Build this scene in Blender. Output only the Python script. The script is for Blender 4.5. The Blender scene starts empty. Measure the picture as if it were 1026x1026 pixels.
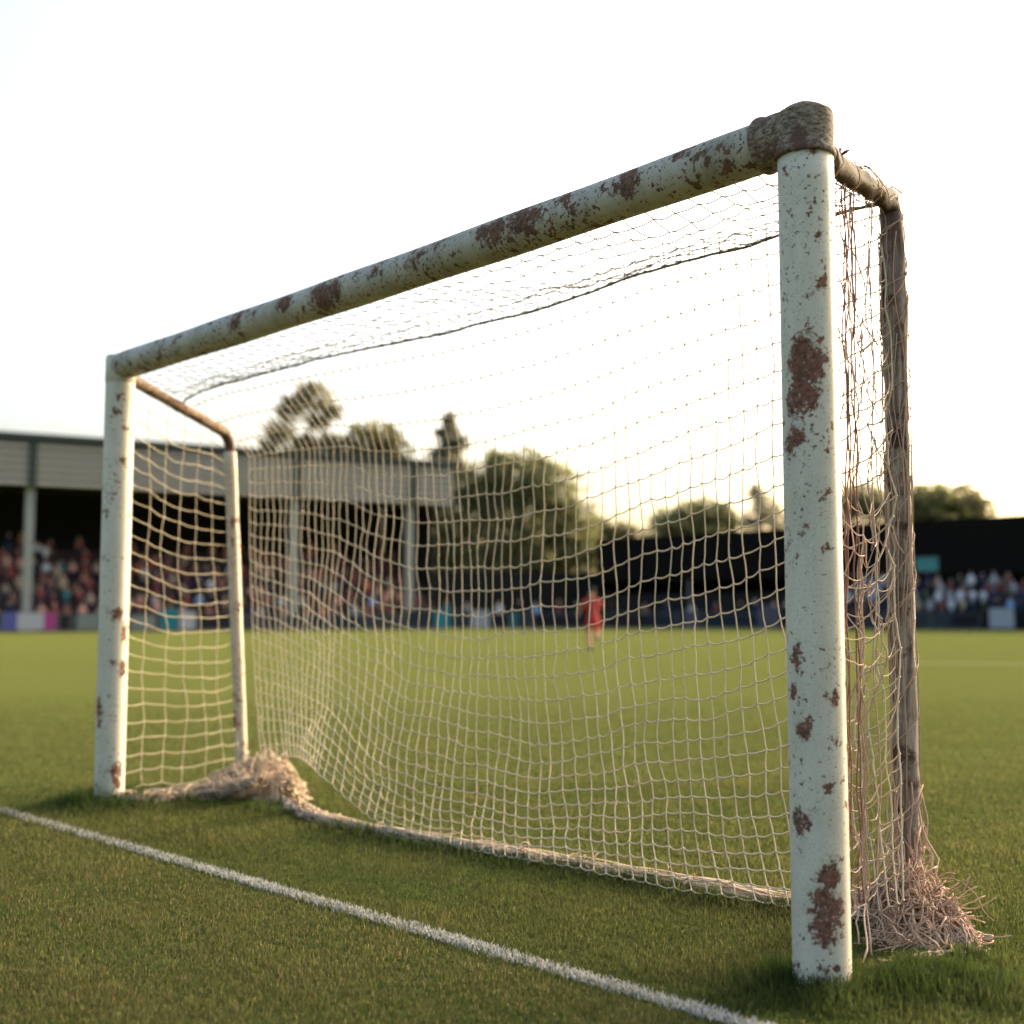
import bpy, bmesh, math, random
import numpy as np
from mathutils import Vector, Matrix, noise as mnoise

random.seed(11); rng = np.random.default_rng(11)
SC = bpy.context.scene
COL = SC.collection
# ------------------------------------------------------------------ camera
FPX, YH, CAMH = 1225.0, 617.0, 1.01           # measured on the 1026 px photograph
PITCH = math.atan((YH - 513) / FPX)
cam_d = bpy.data.cameras.new('Camera'); cam = bpy.data.objects.new('Camera', cam_d); COL.objects.link(cam)
cam_d.sensor_width = 36.0; cam_d.lens = FPX / 1026 * 36.0
cam_d.clip_start = 0.05; cam_d.clip_end = 5000
cam.location = (0, 0, CAMH); cam.rotation_euler = (math.pi / 2 + PITCH, 0, 0)
cam_d.dof.use_dof = True; cam_d.dof.focus_distance = 4.0; cam_d.dof.aperture_fstop = 1.5
SC.camera = cam
# ------------------------------------------------------------------ light
SUN_AZ, SUN_EL = math.radians(52), math.radians(17)   # azimuth clockwise from +Y
w = bpy.data.worlds.new('World'); SC.world = w; w.use_nodes = True
nt = w.node_tree; nt.nodes.clear()
sky = nt.nodes.new('ShaderNodeTexSky'); sky.sky_type = 'NISHITA'; sky.sun_disc = False
sky.sun_elevation = SUN_EL; sky.sun_rotation = SUN_AZ
sky.air_density = 1.0; sky.dust_density = 9.0; sky.ozone_density = 1.0
bg = nt.nodes.new('ShaderNodeBackground'); bg.inputs['Strength'].default_value = 0.15
out = nt.nodes.new('ShaderNodeOutputWorld')
nt.links.new(sky.outputs[0], bg.inputs[0]); nt.links.new(bg.outputs[0], out.inputs[0])
sd = bpy.data.lights.new('Sun', 'SUN'); sd.energy = 1.3; sd.angle = math.radians(10); sd.color = (1.0, 0.86, 0.66)
sun = bpy.data.objects.new('Sun', sd); COL.objects.link(sun)
sdir = Vector((math.sin(SUN_AZ) * math.cos(SUN_EL), math.cos(SUN_AZ) * math.cos(SUN_EL), math.sin(SUN_EL)))
sun.rotation_euler = sdir.to_track_quat('Z', 'Y').to_euler()
sun.location = (40, 30, 30)
SC.view_settings.view_transform = 'Standard'; SC.view_settings.look = 'None'
SC.view_settings.exposure = 2.22; SC.view_settings.gamma = 1.0
SC.render.engine = 'CYCLES'
SC.cycles.max_bounces = 6; SC.cycles.transparent_max_bounces = 8

# ------------------------------------------------------------------ measuring helpers (photo pixel -> world)
def ray(x, y):
    cx, cy = (x - 513) / FPX, (513 - y) / FPX
    c, s = math.cos(PITCH), math.sin(PITCH)
    return Vector((cx, c - cy * s, s + cy * c))
CAM = Vector((0, 0, CAMH))
def gnd(x, y, z=0.0):
    d = ray(x, y); return CAM + d * ((z - CAMH) / d.z)
def atY(x, y, Y):
    d = ray(x, y); return CAM + d * (Y / d.y)
def onplan(x, y, A, B):                                # on the vertical plane through A and B
    d = ray(x, y); n = Vector((-(B.y - A.y), B.x - A.x, 0))
    return CAM + d * ((A - CAM).dot(n) / d.dot(n))
def onpipe(x, y, A, B, r):                             # the near side of the pipe A-B
    d = ray(x, y).normalized(); u = (B - A).normalized()
    w0 = CAM - A; b = d.dot(u); t = (b * u.dot(w0) - d.dot(w0)) / (1 - b * b)
    s = (u.dot(w0) - b * d.dot(w0)) / (1 - b * b)
    p = CAM + d * t; c = A + u * s
    off = p - c
    if off.length > r: off = off.normalized() * r * 0.98
    back = -(d - u * b).normalized()
    return c + off + back * math.sqrt(max(r * r - off.length_squared, 0))
def lerp(a, b, t): return a + (b - a) * t
def sstep(a, b, x):
    t = min(1, max(0, (x - a) / (b - a))); return t * t * (3 - 2 * t)
def poly(pts, n):                                      # resample a polyline smoothly into n+1 points
    L = [0]
    for a, b in zip(pts, pts[1:]): L.append(L[-1] + (b - a).length)
    res = []
    for i in range(n + 1):
        s = L[-1] * i / n
        k = max(j for j in range(len(pts) - 1) if L[j] <= s + 1e-9)
        t = (s - L[k]) / (L[k + 1] - L[k])
        p0 = pts[max(k - 1, 0)]; p1 = pts[k]; p2 = pts[k + 1]; p3 = pts[min(k + 2, len(pts) - 1)]
        res.append(0.5 * (2 * p1 + (p2 - p0) * t + (2 * p0 - 5 * p1 + 4 * p2 - p3) * t * t + (3 * p1 - p0 - 3 * p2 + p3) * t ** 3))
    return res

# ------------------------------------------------------------------ object helpers
def tag(o, label=None, cat=None, group=None, kind=None):
    if label: o['label'] = label
    if cat: o['category'] = cat
    if group: o['group'] = group
    if kind: o['kind'] = kind
    return o
def empty(name, loc, rz=0.0):
    o = bpy.data.objects.new(name, None); COL.objects.link(o)
    o.location = loc; o.rotation_euler = (0, 0, rz); o.empty_display_size = 0.2
    return o
class MB:
    def __init__(self): self.v = []; self.f = []; self.m = []
    def add(self, v, f, mi=0):
        o = len(self.v); self.v += [tuple(p) for p in v]
        self.f += [tuple(i + o for i in q) for q in f]; self.m += [mi] * len(f)
    def box(self, lo, hi, mi=0, M=None):
        x0, y0, z0 = lo; x1, y1, z1 = hi
        v = [Vector(p) for p in ((x0,y0,z0),(x1,y0,z0),(x1,y1,z0),(x0,y1,z0),(x0,y0,z1),(x1,y0,z1),(x1,y1,z1),(x0,y1,z1))]
        if M: v = [M @ p for p in v]
        self.add(v, [(0,3,2,1),(4,5,6,7),(0,1,5,4),(1,2,6,5),(2,3,7,6),(3,0,4,7)], mi)
    def tube(self, pts, r, n=6, cap=True, mi=0, wob=0.0):
        pts = [Vector(p) for p in pts]; N = len(pts)
        rs = r if isinstance(r, (list, tuple)) else [r] * N
        t = (pts[1] - pts[0]).normalized()
        a = t.orthogonal().normalized()
        V = []
        for i, p in enumerate(pts):
            t2 = (pts[min(i + 1, N - 1)] - pts[max(i - 1, 0)])
            t2 = t2.normalized() if t2.length > 1e-9 else t
            a = (a - t2 * a.dot(t2)); a = a.normalized() if a.length > 1e-6 else t2.orthogonal().normalized()
            b = t2.cross(a); t = t2
            for k in range(n):
                q = 2 * math.pi * k / n
                rr = rs[i] * (1 + (wob * mnoise.noise(Vector((p.x * 9 + math.cos(q), p.y * 9 + math.sin(q), p.z * 9))) if wob else 0))
                V.append(p + (a * math.cos(q) + b * math.sin(q)) * rr)
        F = [(i * n + k, i * n + (k + 1) % n, (i + 1) * n + (k + 1) % n, (i + 1) * n + k) for i in range(N - 1) for k in range(n)]
        if cap:
            F.append(tuple(reversed(range(n)))); F.append(tuple((N - 1) * n + k for k in range(n)))
        self.add(V, F, mi)
    def knot(self, p, r):
        p = Vector(p)
        self.add([p + Vector(d) * r for d in ((1,0,0),(-1,0,0),(0,1,0),(0,-1,0),(0,0,1),(0,0,-1))],
                 [(0,2,4),(2,1,4),(1,3,4),(3,0,4),(2,0,5),(1,2,5),(3,1,5),(0,3,5)])
    def build(self, name, mats, parent=None, loc=None, smooth=True, weld=False):
        me = bpy.data.meshes.new(name)
        off = Vector(loc) if loc is not None else (parent.location.copy() if parent is not None and parent.get('worldbuilt') else Vector())
        P = parent
        while P is not None and P.parent is not None: P = P.parent
        if loc is None and P is not None and P.get('worldbuilt'): off = P.location.copy()
        me.from_pydata([(x - off.x, y - off.y, z - off.z) for x, y, z in self.v], [], self.f)
        mats = mats if isinstance(mats, (list, tuple)) else [mats]
        for m in mats: me.materials.append(m)
        me.polygons.foreach_set('material_index', self.m)
        me.polygons.foreach_set('use_smooth', [smooth] * len(self.f))
        me.update()
        o = bpy.data.objects.new(name, me); COL.objects.link(o)
        if parent is not None: o.parent = parent
        elif loc is not None: o.location = loc
        return o
def wroot(name, loc):                                 # Empty whose children are given in world coordinates
    o = empty(name, loc); o['worldbuilt'] = 1; return o
def bevel(o, wd, seg=2):
    m = o.modifiers.new('Bevel', 'BEVEL'); m.width = wd; m.segments = seg; m.limit_method = 'ANGLE'

# ------------------------------------------------------------------ materials
class NT:
    def __init__(self, name):
        self.m = bpy.data.materials.new(name); self.m.use_nodes = True
        self.t = self.m.node_tree; self.t.nodes.clear()
        self.out = self.n('ShaderNodeOutputMaterial'); self.b = self.n('ShaderNodeBsdfPrincipled')
        self.l(self.b.outputs[0], self.out.inputs[0])
        self.tc = self.n('ShaderNodeTexCoord')
    def n(self, ty, **k):
        x = self.t.nodes.new(ty)
        for a, b in k.items(): setattr(x, a, b)
        return x
    def l(self, a, b): self.t.links.new(a, b)
    def put(self, sock, v):
        if isinstance(v, bpy.types.NodeSocket): self.l(v, sock)
        else: sock.default_value = v
    def math(self, op, a, b=0.0, c=None, clamp=False):
        x = self.n('ShaderNodeMath', operation=op); x.use_clamp = clamp
        self.put(x.inputs[0], a); self.put(x.inputs[1], b)
        if c is not None: self.put(x.inputs[2], c)
        return x.outputs[0]
    def vm(self, op, a, b=(0, 0, 0)):
        x = self.n('ShaderNodeVectorMath', operation=op); self.put(x.inputs[0], a); self.put(x.inputs[1], b)
        return x.outputs['Value'] if op in ('LENGTH', 'DOT_PRODUCT', 'DISTANCE') else x.outputs[0]
    def noise(self, scale, detail=4, rough=0.55, co=None, col=False, sc3=None):
        x = self.n('ShaderNodeTexNoise'); x.inputs['Scale'].default_value = scale
        x.inputs['Detail'].default_value = detail; x.inputs['Roughness'].default_value = rough
        co = co or self.tc.outputs['Object']
        if sc3: co = self.vm('MULTIPLY', co, sc3)
        self.l(co, x.inputs['Vector'])
        return x.outputs['Color' if col else 'Fac']
    def step(self, v, a, b, smooth=True):
        x = self.n('ShaderNodeMapRange'); x.interpolation_type = 'SMOOTHSTEP' if smooth else 'LINEAR'
        self.put(x.inputs[0], v); x.inputs[1].default_value = a; x.inputs[2].default_value = b
        return x.outputs[0]
    def mix(self, f, a, b):
        x = self.n('ShaderNodeMix', data_type='RGBA'); self.put(x.inputs[0], f)
        for i, c in ((6, a), (7, b)):
            if isinstance(c, (tuple, list)): c = (*c, 1.0) if len(c) == 3 else c
            self.put(x.inputs[i], c)
        return x.outputs[2]
    def bump(self, h, st=0.3, dist=0.01):
        x = self.n('ShaderNodeBump'); x.inputs['Strength'].default_value = st; x.inputs['Distance'].default_value = dist
        self.l(h, x.inputs['Height']); self.l(x.outputs[0], self.b.inputs['Normal'])
    def set(self, col=None, rough=0.6, spec=0.3, metal=0.0):
        if col is not None:
            self.put(self.b.inputs['Base Color'], (*col, 1.0) if isinstance(col, tuple) else col)
        self.put(self.b.inputs['Roughness'], rough)
        self.b.inputs['Specular IOR Level'].default_value = spec; self.b.inputs['Metallic'].default_value = metal
        return self
    def translucent(self, col, fac):
        tr = self.n('ShaderNodeBsdfTranslucent'); self.put(tr.inputs[0], (*col, 1.0) if isinstance(col, tuple) else col)
        mx = self.n('ShaderNodeMixShader'); mx.inputs[0].default_value = fac
        self.l(self.b.outputs[0], mx.inputs[1]); self.l(tr.outputs[0], mx.inputs[2]); self.l(mx.outputs[0], self.out.inputs[0])

def plain(name, col, rough=0.7, spec=0.25, var=0.25, scale=3.0, metal=0.0, bump=0.0):
    N = NT(name)
    c = N.mix(N.noise(scale, 5), tuple(x * (1 - var) for x in col), tuple(min(1, x * (1 + var)) for x in col))
    N.set(c, rough, spec, metal)
    if bump: N.bump(N.noise(scale * 6, 4), bump, 0.01)
    return N.m

def painted_steel(name, paint, rust, patches, origin, chip=0.62, grime=0.35, grime_col=(0.20, 0.18, 0.11), base_rust=None):
    """flaking white paint over rusted steel; patches = (world point, radius, stretch axis vector, stretch)"""
    N = NT(name); co = N.tc.outputs['Object']
    wn = N.noise(16, 6, 0.7, col=True)
    warp = N.vm('MULTIPLY', N.vm('SUBTRACT', wn, (0.5, 0.5, 0.5)), (0.15, 0.15, 0.15))
    cw = N.vm('ADD', co, warp)
    acc = None
    for p, r, sc in patches:
        q = Vector(p) - Vector(origin)
        d = N.vm('LENGTH', N.vm('MULTIPLY', N.vm('SUBTRACT', cw, tuple(q)), (sc[0] / r, sc[1] / r, sc[2] / r)))
        v = N.math('SUBTRACT', 1.25, d)
        acc = v if acc is None else N.math('MAXIMUM', acc, v)
    if acc is not None: acc = N.math('MINIMUM', acc, 0.62)
    fine = N.noise(62, 7, 0.78)
    ragged = N.math('MULTIPLY', N.math('SUBTRACT', fine, 0.5), 3.1)
    if acc is not None:
        pm = N.step(N.math('ADD', acc, ragged), 0.22, 0.30)
    else: pm = N.math('MULTIPLY', fine, 0.0)
    area = N.noise(3.2, 3, 0.5)
    sp = N.math('ADD', N.noise(70, 4, 0.6), N.math('MULTIPLY', area, 0.32))
    spk = N.step(sp, chip + 0.175, chip + 0.195)
    big = N.math('ADD', N.noise(19, 5, 0.65), N.math('MULTIPLY', area, 0.25))
    spk2 = N.step(big, chip + 0.150, chip + 0.165)
    m = N.math('MAXIMUM', N.math('MAXIMUM', pm, spk), spk2)
    if base_rust:                                     # (axis index, from, to): rust creeping up from the ground
        s = N.n('ShaderNodeSeparateXYZ'); N.l(co, s.inputs[0])
        low = N.step(s.outputs[base_rust[0]], base_rust[1], base_rust[2])
        br = N.step(N.math('ADD', N.math('SUBTRACT', 1.0, low), N.math('MULTIPLY', N.math('SUBTRACT', N.noise(24, 6, 0.7), 0.5), 2.2)), 0.86, 0.93)
        m = N.math('MAXIMUM', m, N.math('MULTIPLY', br, N.step(low, 1.0, 0.6)))
    g = N.math('MULTIPLY', N.step(N.noise(5, 6, 0.65, sc3=(1, 1, 0.35)), 0.42, 0.75), grime)
    pc = N.mix(N.noise(120, 2), tuple(x * 0.88 for x in paint), paint)
    pc = N.mix(g, pc, grime_col)
    pit = N.step(N.math('ADD', N.noise(210, 3, .6), N.math('MULTIPLY', N.noise(9, 4, .6), .22)), .70, .74)
    pc = N.mix(N.math('MULTIPLY', pit, .55), pc, (.13, .12, .09))
    pc = N.mix(N.math('MULTIPLY', N.step(N.noise(11, 6, .75, sc3=(1, 1, .5)), .5, .72), .30), pc, tuple(x * .55 for x in paint))
    halo = N.step(N.math('ADD', acc, ragged), -0.15, 0.3) if acc is not None else 0.0
    if acc is not None: pc = N.mix(N.math('MULTIPLY', halo, 0.35), pc, (0.30, 0.20, 0.12))
    rc = N.mix(N.step(N.noise(60, 5, 0.7), .3, .7), tuple(x * 0.40 for x in rust), tuple(x * 1.6 for x in rust))
    rc = N.mix(N.math('MULTIPLY', N.step(N.noise(130, 4, .7), .56, .70), .5), rc, (.24, .16, .115))
    N.set(N.mix(m, pc, rc), N.math('ADD', 0.5, N.math('MULTIPLY', m, 0.4)), 0.35)
    h = N.math('SUBTRACT', N.math('MULTIPLY', N.noise(140, 3), 0.25), m)
    N.bump(N.math('ADD', h, N.math('MULTIPLY', N.math('MULTIPLY', m, N.noise(90, 4)), 0.6)), 0.55, 0.004)
    return N.m

def weathered(name, c1, c2, c3, stretch=(1, 1, 0.08), scale=60, top=None):
    N = NT(name)
    a = N.noise(scale, 5, 0.65, sc3=stretch); b = N.noise(7, 5, 0.7)
    c = N.mix(N.step(a, 0.35, 0.65), c1, c2); c = N.mix(N.step(b, 0.50, 0.62), c, c3)
    if top:                                            # the upper half keeps a rusty brown skin that has worn off below
        sp_ = N.n('ShaderNodeSeparateXYZ'); N.l(N.tc.outputs['Object'], sp_.inputs[0])
        up = N.step(N.math('ADD', sp_.outputs[2], N.math('MULTIPLY', N.math('SUBTRACT', N.noise(11, 6, .75, sc3=(1, 1, .3)), .5), 2.2)), 1.7, 2.4)
        c = N.mix(N.math('MULTIPLY', up, .85), c, N.mix(a, top, tuple(x * 2.6 for x in top)))
    N.set(c, 0.85, 0.2); N.bump(N.math('ADD', a, N.math('MULTIPLY', b, 0.5)), 0.8, 0.006)
    return N.m

def cord(name, c1, c2, tr=0.15):
    N = NT(name)
    c = N.mix(N.noise(5, 4, 0.6), c1, c2)
    c = N.mix(N.math('MULTIPLY', N.step(N.noise(230, 2), 0.45, 0.6), 0.35), c, tuple(x * 0.55 for x in c1))
    N.set(c, 0.9, 0.15); N.translucent(c, tr)
    return N.m

M = {}
M['net'] = cord('net_twine', (0.52, 0.44, 0.30), (0.66, 0.57, 0.41))
M['net_old'] = cord('old_net_twine', (0.36, 0.25, 0.18), (0.55, 0.42, 0.31))
M['heap'] = cord('heaped_twine', (0.38, 0.25, 0.175), (0.56, 0.42, 0.30))
M['net_roof'] = cord('backlit_roof_twine', (0.20, 0.165, 0.11), (0.32, 0.27, 0.19), .05)  # roof twine darker than the net, its backlit shade put into the colour
M['heap_pale'] = cord('straw_twine', (0.44, 0.32, 0.21), (0.62, 0.50, 0.35))
M['hem'] = cord('hem_twine', (0.56, 0.43, 0.30), (0.72, 0.60, 0.44))
M['red_cord'] = cord('reddish_cord', (0.17, 0.065, 0.05), (0.29, 0.15, 0.11), 0.05)
M['head_rope'] = cord('olive_rope', (0.05, 0.055, 0.022), (0.13, 0.13, 0.055), 0.0)
M['wire'] = plain('rusty_wire', (0.05, 0.03, 0.02), 0.8)

# ------------------------------------------------------------------ goal geometry in metres
PN, PF = gnd(824, 990), gnd(109, 806)                  # feet of the front posts
BN, BF = gnd(912, 918), gnd(243, 782)                  # feet of the back posts
BN_T = Vector((BN.x, BN.y, 2.475)); BF_T = atY(230, 436, BF.y)
TN = Vector((PN.x, PN.y, 2.40)); TF = Vector((PF.x, PF.y, 2.385))
GU = (PF - PN).normalized(); GN = Vector((-GU.y, GU.x, 0))     # along the mouth, and
if GN.y > 0: GN = -GN                                          # towards the camera side
RP = 0.079

def blade_noise(x, y, s): return mnoise.noise(Vector((x * s, y * s, 3.7)))

# ================================================================== SETTING: ground, lines
def ground_mat():
    N = NT('turf'); co = N.tc.outputs['Object']
    c = N.mix(N.noise(0.35, 5, 0.6), (0.082, 0.090, 0.027), (0.106, 0.113, 0.036))
    c = N.mix(N.math('MULTIPLY', N.step(N.noise(2.2, 6, 0.7), 0.5, 0.72), 0.5), c, (0.070, 0.070, 0.018))
    c = N.mix(N.math('MULTIPLY', N.step(N.noise(140, 3, 0.7), 0.45, 0.7), 0.6), c, (0.03, 0.035, 0.01))
    N.set(c, 0.95, 0.0)
    N.b.inputs['Sheen Weight'].default_value = 0.06; N.b.inputs['Sheen Roughness'].default_value = 0.4
    N.b.inputs['Sheen Tint'].default_value = (0.7, 0.8, 0.12, 1)
    N.bump(N.noise(90, 5, 0.7), 0.9, 0.02)
    return N.m
mb = MB()
S = 2500
mb.add([(-S, -60, 0), (S, -60, 0), (S, S, 0), (-S, S, 0)], [(0, 1, 2, 3)])
tag(mb.build('ground', ground_mat()), kind='structure')

LA, LB = gnd(0, 812), gnd(720, 1020)
LU = (LB - LA).normalized(); LN = Vector((-LU.y, LU.x, 0)); L0 = LA - LU * 4; LLEN = (LB - LA).length + 6.5
LW = 0.029
def line_mat():
    N = NT('line_paint')
    c = N.mix(N.step(N.noise(60, 5, 0.7), 0.45, 0.66), (0.50, 0.50, 0.45), (0.12, 0.13, 0.06))
    N.set(c, 0.9, 0.1); N.bump(N.noise(150, 4), 0.8, 0.01); return N.m
M['line'] = line_mat()
# painted blades standing up from the line
def blades(P, Hh, W, ang, lean, tint):
    """numpy: n blades, five vertices each, returns verts, tris"""
    n = len(P)
    dx, dy = np.cos(ang), np.sin(ang)
    la = ang + math.pi / 2 + rng.normal(0, .6, n)
    lx, ly = np.cos(la) * lean * Hh, np.sin(la) * lean * Hh
    V = np.zeros((n, 5, 3))
    V[:, 0] = P; V[:, 1] = P
    V[:, 0, 0] -= dx * W / 2; V[:, 0, 1] -= dy * W / 2; V[:, 1, 0] += dx * W / 2; V[:, 1, 1] += dy * W / 2
    V[:, 2] = V[:, 1]; V[:, 3] = V[:, 0]
    for k in (2, 3):
        V[:, k, 0] += lx * 0.35; V[:, k, 1] += ly * 0.35; V[:, k, 2] += Hh * 0.58
    V[:, 2, 0] -= dx * W * 0.12; V[:, 2, 1] -= dy * W * 0.12; V[:, 3, 0] += dx * W * 0.12; V[:, 3, 1] += dy * W * 0.12
    V[:, 4] = P; V[:, 4, 0] += lx; V[:, 4, 1] += ly; V[:, 4, 2] += Hh * np.sqrt(np.clip(1 - 0.5 * lean ** 2, .2, 1))
    b = np.arange(n)[:, None] * 5
    T = np.concatenate([b + [0, 1, 2], b + [0, 2, 3], b + [3, 2, 4]], axis=1).reshape(-1, 3)
    return V.reshape(-1, 3), T, np.repeat(tint, 5, axis=0)
def np_mesh(name, V, T, mats, tint=None, parent=None):
    me = bpy.data.meshes.new(name)
    me.vertices.add(len(V)); me.vertices.foreach_set('co', V.astype(np.float32).ravel())
    me.loops.add(T.size); me.loops.foreach_set('vertex_index', T.astype(np.int32).ravel())
    me.polygons.add(len(T)); me.polygons.foreach_set('loop_start', (np.arange(len(T)) * 3).astype(np.int32))
    me.polygons.foreach_set('loop_total', np.full(len(T), 3, np.int32))
    me.update(calc_edges=True)
    if tint is not None:
        at = me.attributes.new('tint', 'FLOAT_COLOR', 'POINT')
        at.data.foreach_set('color', np.concatenate([tint, np.ones((len(tint), 1))], axis=1).astype(np.float32).ravel())
    for m in mats: me.materials.append(m)
    o = bpy.data.objects.new(name, me); COL.objects.link(o)
    if parent: o.parent = parent
    return o
def blade_mat(name, tr):
    N = NT(name); a = N.n('ShaderNodeAttribute'); a.attribute_name = 'tint'
    N.set(a.outputs['Color'], 0.8, 0.06); N.translucent(a.outputs['Color'], tr)
    return N.m
M['blade'] = blade_mat('grass_blade', 0.48); M['white_blade'] = blade_mat('painted_blade', 0.2)
# the sheet of the goal line, 4 mm above the turf, with painted blades
mbl = MB(); ns = 160
vs = []
for i in range(ns + 1):
    p = L0 + LU * LLEN * i / ns
    w1 = LW + 0.010 * mnoise.noise(Vector((i * .7, 0, 0))); w2 = LW + 0.010 * mnoise.noise(Vector((i * .7, 9, 0)))
    vs += [(p - LN * w1) + Vector((0, 0, .004)), (p + LN * w2) + Vector((0, 0, .004))]
nl = 52000
t = rng.random(nl) ** 0.75 * LLEN; s = rng.normal(0, LW * 0.72, nl)
Pl = np.array(L0)[None] + np.array(LU)[None] * t[:, None] + np.array(LN)[None] * s[:, None]; Pl[:, 2] = 0.0
wt = rng.uniform(0.25, 0.60, nl)[:, None] * np.array([[1, .97, 0.86]])
keep = (np.abs(s) < LW * 1.6) & (rng.random(nl) < .62 + .38 * np.sin(t * 5.1) * np.sin(t * 13.7 + 1) * np.sin(t * 2.3))
Vl, Tl, tl = blades(Pl[keep], rng.uniform(.008, .021, keep.sum()), rng.uniform(.003, .006, keep.sum()), rng.uniform(0, 6.28, keep.sum()), np.abs(rng.normal(.5, .3, keep.sum())), wt[keep])
n0 = len(vs)
Va = np.array([tuple(p) for p in vs]); Ta = []
for i in range(ns): a = 2 * i; Ta += [(a, a + 1, a + 3), (a, a + 3, a + 2)]
lo = np_mesh('goal_line', np.concatenate([Va, Vl]), np.concatenate([np.array(Ta), Tl + n0]), [M['line'], M['white_blade']],
             np.concatenate([np.full((n0, 3), .8), tl]))
mi = np.ones(len(Ta) + len(Tl), np.int32); mi[:len(Ta)] = 0; lo.data.polygons.foreach_set('material_index', mi)
tag(lo, kind='structure')
# faint distant pitch line on the right
fa, fb = gnd(905, 664), gnd(1120, 667)
mb = MB(); d = (fb - fa).normalized(); q = Vector((-d.y, d.x, 0)) * 0.10; z = Vector((0, 0, .004))
mb.add([fa - q + z, fb - q + z, fb + q + z, fa + q + z], [(0, 1, 2, 3)])
tag(mb.build('touch_line', plain('far_line', (0.27, 0.275, 0.17), .95, .0)), kind='structure')

# ---- grass blades
def grass():
    Ps = []; Hs = []; Ws = []
    def band(z0, z1, dens, wd, half=0.56, hm=1.0):
        mg = 1.3                                          # sward carried on 1.3 m beyond either side of the view
        A = half * (z1 * z1 - z0 * z0) + 2 * mg * (z1 - z0); n = int(A * dens)
        y = rng.uniform(z0, z1, n * 2); y = y[rng.random(n * 2) < (half * y + mg) / (half * z1 + mg)][:n]; n = len(y)
        x = rng.uniform(-1, 1, n) * (half * y + mg)
        Ps.append(np.stack([x, y, np.zeros(n)], 1)); Ws.append(np.full(n, wd) * rng.uniform(.7, 1.35, n))
        Hs.append(rng.uniform(.55, 1.25, n) * hm)
    band(1.9, 3.6, 30000, .0026); band(3.6, 5.0, 20000, .0030); band(5.0, 7.5, 11000, .0038, .52, .95); band(7.5, 12, 5000, .0048, .5, .9); band(12, 16, 4200, .0052, .48, .85)
    P = np.concatenate(Ps); H = np.concatenate(Hs); W = np.concatenate(Ws)
    # smooth pseudo-noise by summed sines
    def sn(P, s, seed):
        r = np.random.default_rng(seed); v = 0
        for k in range(7):
            a = r.uniform(0, 6.28); q = s * r.uniform(.5, 1.8); v = v + np.sin((P[:, 0] * math.cos(a) + P[:, 1] * math.sin(a)) * q + r.uniform(0, 6.28))
        return v / 7
    big = sn(P, 2.2, 1); mid = sn(P, 9, 2); fin = sn(P, 34, 3)
    h = .017 + .004 * big + .005 * mid + .005 * fin
    # uncut tufts round the feet of the posts and along the net
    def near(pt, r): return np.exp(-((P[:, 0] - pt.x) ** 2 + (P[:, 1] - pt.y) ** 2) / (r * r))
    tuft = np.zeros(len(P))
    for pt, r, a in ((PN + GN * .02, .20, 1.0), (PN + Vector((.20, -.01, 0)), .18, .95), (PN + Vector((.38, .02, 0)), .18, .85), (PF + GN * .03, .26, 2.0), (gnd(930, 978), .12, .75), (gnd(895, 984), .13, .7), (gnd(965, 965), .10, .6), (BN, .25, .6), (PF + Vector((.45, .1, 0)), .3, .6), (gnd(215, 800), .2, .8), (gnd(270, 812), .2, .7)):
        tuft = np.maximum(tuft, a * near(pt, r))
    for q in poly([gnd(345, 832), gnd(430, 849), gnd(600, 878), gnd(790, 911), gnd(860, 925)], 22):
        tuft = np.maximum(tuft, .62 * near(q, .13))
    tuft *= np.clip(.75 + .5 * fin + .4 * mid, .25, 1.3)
    h = h * H * (1 + .25 * (P[:, 1] > 5)) + .080 * tuft * H
    g = np.array([[.056, .079, .020]]); ol = np.array([[.105, .108, .033]]); st = np.array([[.21, .175, .075]]); dk = np.array([[.020, .042, .009]])
    k = np.clip(.5 + .7 * mid + .5 * big + rng.normal(0, .25, len(P)), 0, 1)[:, None]
    c = g * (1 - k) + ol * k
    # worn, dry turf in front of the goal line
    sline = (P[:, 0] - L0.x) * LN.x + (P[:, 1] - L0.y) * LN.y
    side = np.sign((PN.x - L0.x) * LN.x + (PN.y - L0.y) * LN.y)
    front = (sline * side < -.06)
    dry = (rng.random(len(P)) < np.where(front, .28, .05) + .10 * np.clip(mid, 0, 1))[:, None]
    c = np.where(dry, st * rng.uniform(.45, 1.0, (len(P), 1)), c)
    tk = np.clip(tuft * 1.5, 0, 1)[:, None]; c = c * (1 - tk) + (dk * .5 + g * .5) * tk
    c = c * rng.uniform(.55, 1.45, (len(P), 1))
    # bare soil patches thin the sward in front of the line
    keep = rng.random(len(P)) < np.clip(1.0 - np.where(front, .35, .1) * (fin > .12), .3, 1)
    for pt, r in ((PN, RP - .005), (PF, RP - .005), (BN, .04), (BF, .04)):
        keep &= ((P[:, 0] - pt.x) ** 2 + (P[:, 1] - pt.y) ** 2) > r * r
    P, h, W, c = P[keep], h[keep], W[keep], c[keep]
    fade = np.clip((P[:, 1] - 4.0) / 12, 0, 1); kp = rng.random(len(P)) > fade ** .75
    P, h, W, c = P[kp], h[kp], W[kp], c[kp]
    lean = np.abs(rng.normal(.45, .35, len(P)))
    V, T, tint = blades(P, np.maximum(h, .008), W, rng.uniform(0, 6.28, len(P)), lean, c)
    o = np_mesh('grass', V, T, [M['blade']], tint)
    tag(o, 'short worn green turf with longer dark tufts around the goal posts', 'grass', kind='stuff')
    return o
grass()

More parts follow.
